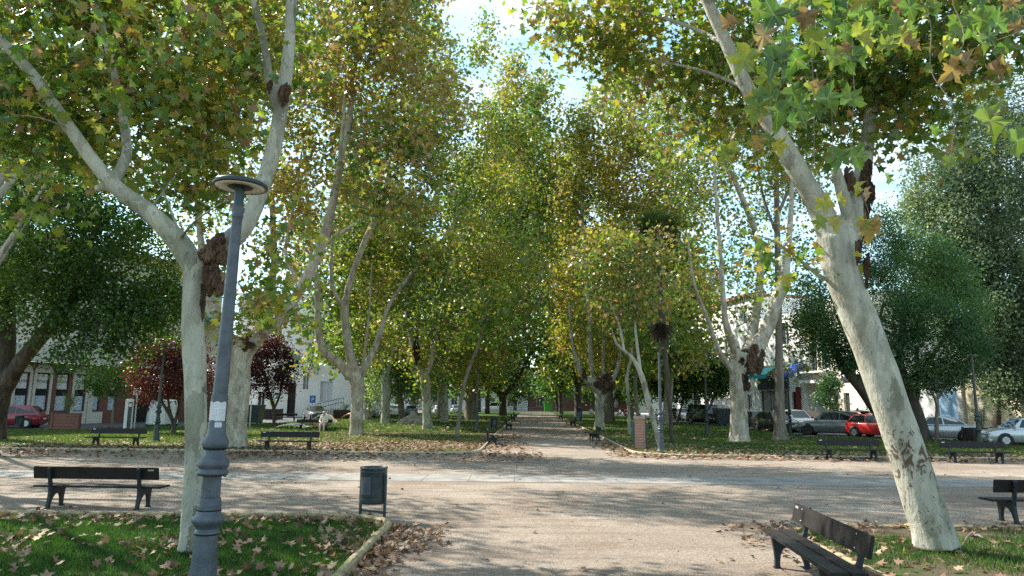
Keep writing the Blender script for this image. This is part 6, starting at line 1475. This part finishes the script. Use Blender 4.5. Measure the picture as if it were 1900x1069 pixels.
# thin scatter on the sand
P4 = scatter(1100, -14, 16, 5.5, 27, None, lambda P: .20 + .8 * cl(P, .5) ** 3 + .2 * (P[:, 1] < 12), 0)
litter('fallen_leaves', P4, .085, MAPLE, .72, (.26, .16), .015)
P4b = scatter(9000, -14, 16, 4.5, 26, None, lambda P: .12 + .9 * cl(P, .6) ** 2.5, 0)
litter('leaf_crumbs', P4b, .030, KITE, .8, (.22, .2), .004)
# kerb line between sand and near lawns
P5 = np.concatenate([scatter(900, -14, -2, 11.6, 12.7, None, lambda P: np.clip(1 - np.abs(P[:, 1] - 12.1) / .6, 0, 1), .05), scatter(1500, 4.3, 18, 11.3, 12.6, None, lambda P: np.clip(1 - np.abs(P[:, 1] - 12.0) / .6, 0, 1), .03)])
litter('fallen_leaves', P5, .085, MAPLE, .7, (.42, .2), .02)
# carpet before and in the far lawns
P6 = scatter(48000, -34, 1.2, 23.4, 44, None, lambda P: np.clip((P[:, 1] - 23.4 - 1.5 * cl(P, .7)) / 2.6, 0, 1) * np.clip(1.15 - np.maximum(P[:, 1] - 29.5 - 12 * np.clip((P[:, 0] + 15) / 6, -.1, 1), 0) / 3.0, .16, 1) * np.clip((1.3 + .6 * np.clip((33 - P[:, 1]) / 6, 0, 1) - P[:, 0]) / 2.4, .0, 1) * np.clip(.25 + 1.1 * cl(P, .35), .2, 1), .03)
litter('fallen_leaves', P6, .13, HALF, .84, (.36, .2), .02)
P7 = scatter(22000, 3.2, 34, 25.6, 44, None, lambda P: np.clip((P[:, 1] - 25.6) / 1.2, 0, 1) * np.clip(1.1 - np.maximum(P[:, 1] - 28.5 - 7 * np.exp(-((P[:, 0] - 6) / 4) ** 2), 0) / 2.5, .16, 1) * np.clip((P[:, 0] - 3.6) / 1.6, 0, 1), .03)
litter('fallen_leaves', P7, .155, HALF, .84, (.46, .22), .02)
P8 = np.concatenate([scatter(9000, -18, 3, 40, 100, left_back + left_front[-1:], lambda P: np.clip(.25 + 1.1 * np.exp(-np.maximum(axis(P[:, 1]) - 3.1 - P[:, 0], 0) / 5.0) * (.4 + .8 * cl(P, .3)), 0, 1), .03),
                     scatter(6000, 3, 20, 40, 100, None, lambda P: np.clip(.08 + .7 * np.exp(-np.abs(axis(P[:, 1]) + 3.3 - P[:, 0]) / 3), 0, 1) * (P[:, 0] > axis(P[:, 1]) + 2.4), .03)])
litter('fallen_leaves', P8, .20, HALF, .84, (.44, .22), .02)

def grass(name, P, h, w, tint, bend=.45):
    n = len(P); a = rng.uniform(0, 2 * np.pi, n); hh = h * rng.uniform(.5, 1.3, n)
    sd = np.stack([np.cos(a), np.sin(a), np.zeros(n)], 1) * (w * rng.uniform(.6, 1.3, n))[:, None]
    b_ = rng.uniform(0, 2 * np.pi, n); ld = np.stack([np.cos(b_), np.sin(b_), np.zeros(n)], 1) * (hh * bend * rng.uniform(.3, 1.6, n))[:, None]
    tip = P + ld + np.stack([np.zeros(n), np.zeros(n), hh], 1)
    V = np.stack([P - sd, P + sd, tip], 1).reshape(-1, 3)
    tn = np.clip(tint[0] + tint[1] * rng.normal(size=n) + .3 * (cnoise(P, .9) - .5), 0, 1)
    o = link(name, np_mesh(name, V, np.arange(3 * n).reshape(n, 3), tn), M['grass']); o['kind'] = 'stuff'
patch = lambda P: np.clip(cnoise(P, 1.3, 9.0) * 1.9 - .42, .0, 1)
GP = scatter(150000, -9.5, -1.97, 4.2, 12.08, near_left, lambda P: np.clip(.30 + patch(P) * .8, 0, 1), .03)
grass('grass', GP, .062, .006, (.33, .2))
bare = lambda P: np.clip(cnoise(P, .9, 5.0) * 3.0 - 1.45 + .9 * np.exp(-((P[:, 0] - 5.9) ** 2 + (P[:, 1] - 10.4) ** 2) / 1.5), .015, 1)
GP = scatter(90000, 4.5, 14, 5, 12.0, None, bare, .02)
grass('grass', GP, .075, .006, (.44, .2))
GP = scatter(110000, -38, -1.5, 27.4, 44, left_front, lambda P: np.clip(.25 + .15 * (P[:, 1] - 29.5) - .45 * np.clip((P[:, 0] + 14) / 6, 0, 1.4), .06, 1), .03)
grass('grass', GP, .10, .016, (.68, .2))
GP = scatter(110000, 5, 34, 27.4, 46, right_front, lambda P: np.clip(.35 + .25 * (P[:, 1] - 28.2), .15, 1), .03)
grass('grass', GP, .095, .016, (.56, .2))
GP = np.concatenate([scatter(70000, -28, 2, 46, 100, left_back, None, .03), scatter(50000, 5, 21, 46, 100, right_back, None, .03)])
grass('grass', GP, .12, .03, (.62, .2))

# ------------------------------------------------------------------ light
SUN_EL, SUN_AZ = 41.0, -57.0                              # azimuth from straight ahead, negative to the left
w = bpy.data.worlds.new('World'); S.world = w; w.use_nodes = True
nt = w.node_tree; bg = nt.nodes['Background']
sky = N(nt, 'ShaderNodeTexSky', sky_type='NISHITA'); sky.sun_disc = False
sky.sun_elevation = R(SUN_EL); sky.sun_rotation = R(SUN_AZ); sky.air_density = 1.0; sky.dust_density = .6; sky.ozone_density = 1.0
tc = N(nt, 'ShaderNodeTexCoord'); sx = N(nt, 'ShaderNodeSeparateXYZ'); nt.links.new(tc.outputs['Generated'], sx.inputs[0])
ad = N(nt, 'ShaderNodeMath', operation='ADD'); ad.inputs[1].default_value = .25; nt.links.new(sx.outputs['Z'], ad.inputs[0])
dv = N(nt, 'ShaderNodeVectorMath', operation='DIVIDE'); nt.links.new(tc.outputs['Generated'], dv.inputs[0]); nt.links.new(ad.outputs[0], dv.inputs[1])
mp = N(nt, 'ShaderNodeMapping'); mp.inputs['Scale'].default_value = (1.0, 1.7, 1.0); mp.inputs['Location'].default_value = (.3, .2, 0); nt.links.new(dv.outputs[0], mp.inputs[0])
f = nz(nt, mp.outputs[0], 2.2, 7, .62, dist=.5)
k = ramp(nt, f, [(.36, (.08,) * 3), (.68, (.80,) * 3)])
c = mix(nt, k, mix(nt, 1.0, sky.outputs[0], (.82, 1.08, 1.02), 'MULTIPLY'), (4.7, 5.5, 5.7))
nt.links.new(c, bg.inputs['Color']); bg.inputs['Strength'].default_value = .12
sl = bpy.data.lights.new('sun', 'SUN'); sl.energy = 4.6; sl.angle = R(.55); sl.color = (1, .93, .82)
so = bpy.data.objects.new('sun', sl); COL.objects.link(so)
dirv = Vector((math.sin(R(SUN_AZ)) * math.cos(R(SUN_EL)), math.cos(R(SUN_AZ)) * math.cos(R(SUN_EL)), math.sin(R(SUN_EL))))
so.rotation_euler = dirv.to_track_quat('Z', 'Y').to_euler(); so.location = (0, 0, 40)

S.view_settings.view_transform = 'Standard'; S.view_settings.look = 'None'; S.view_settings.gamma = 1.0
S.view_settings.exposure = 1.42
S.cycles.max_bounces = 8; S.cycles.diffuse_bounces = 4; S.cycles.glossy_bounces = 3; S.cycles.transmission_bounces = 4; S.cycles.transparent_max_bounces = 8
S.cycles.sample_clamp_indirect = 6.0
S.cycles.use_denoising = False
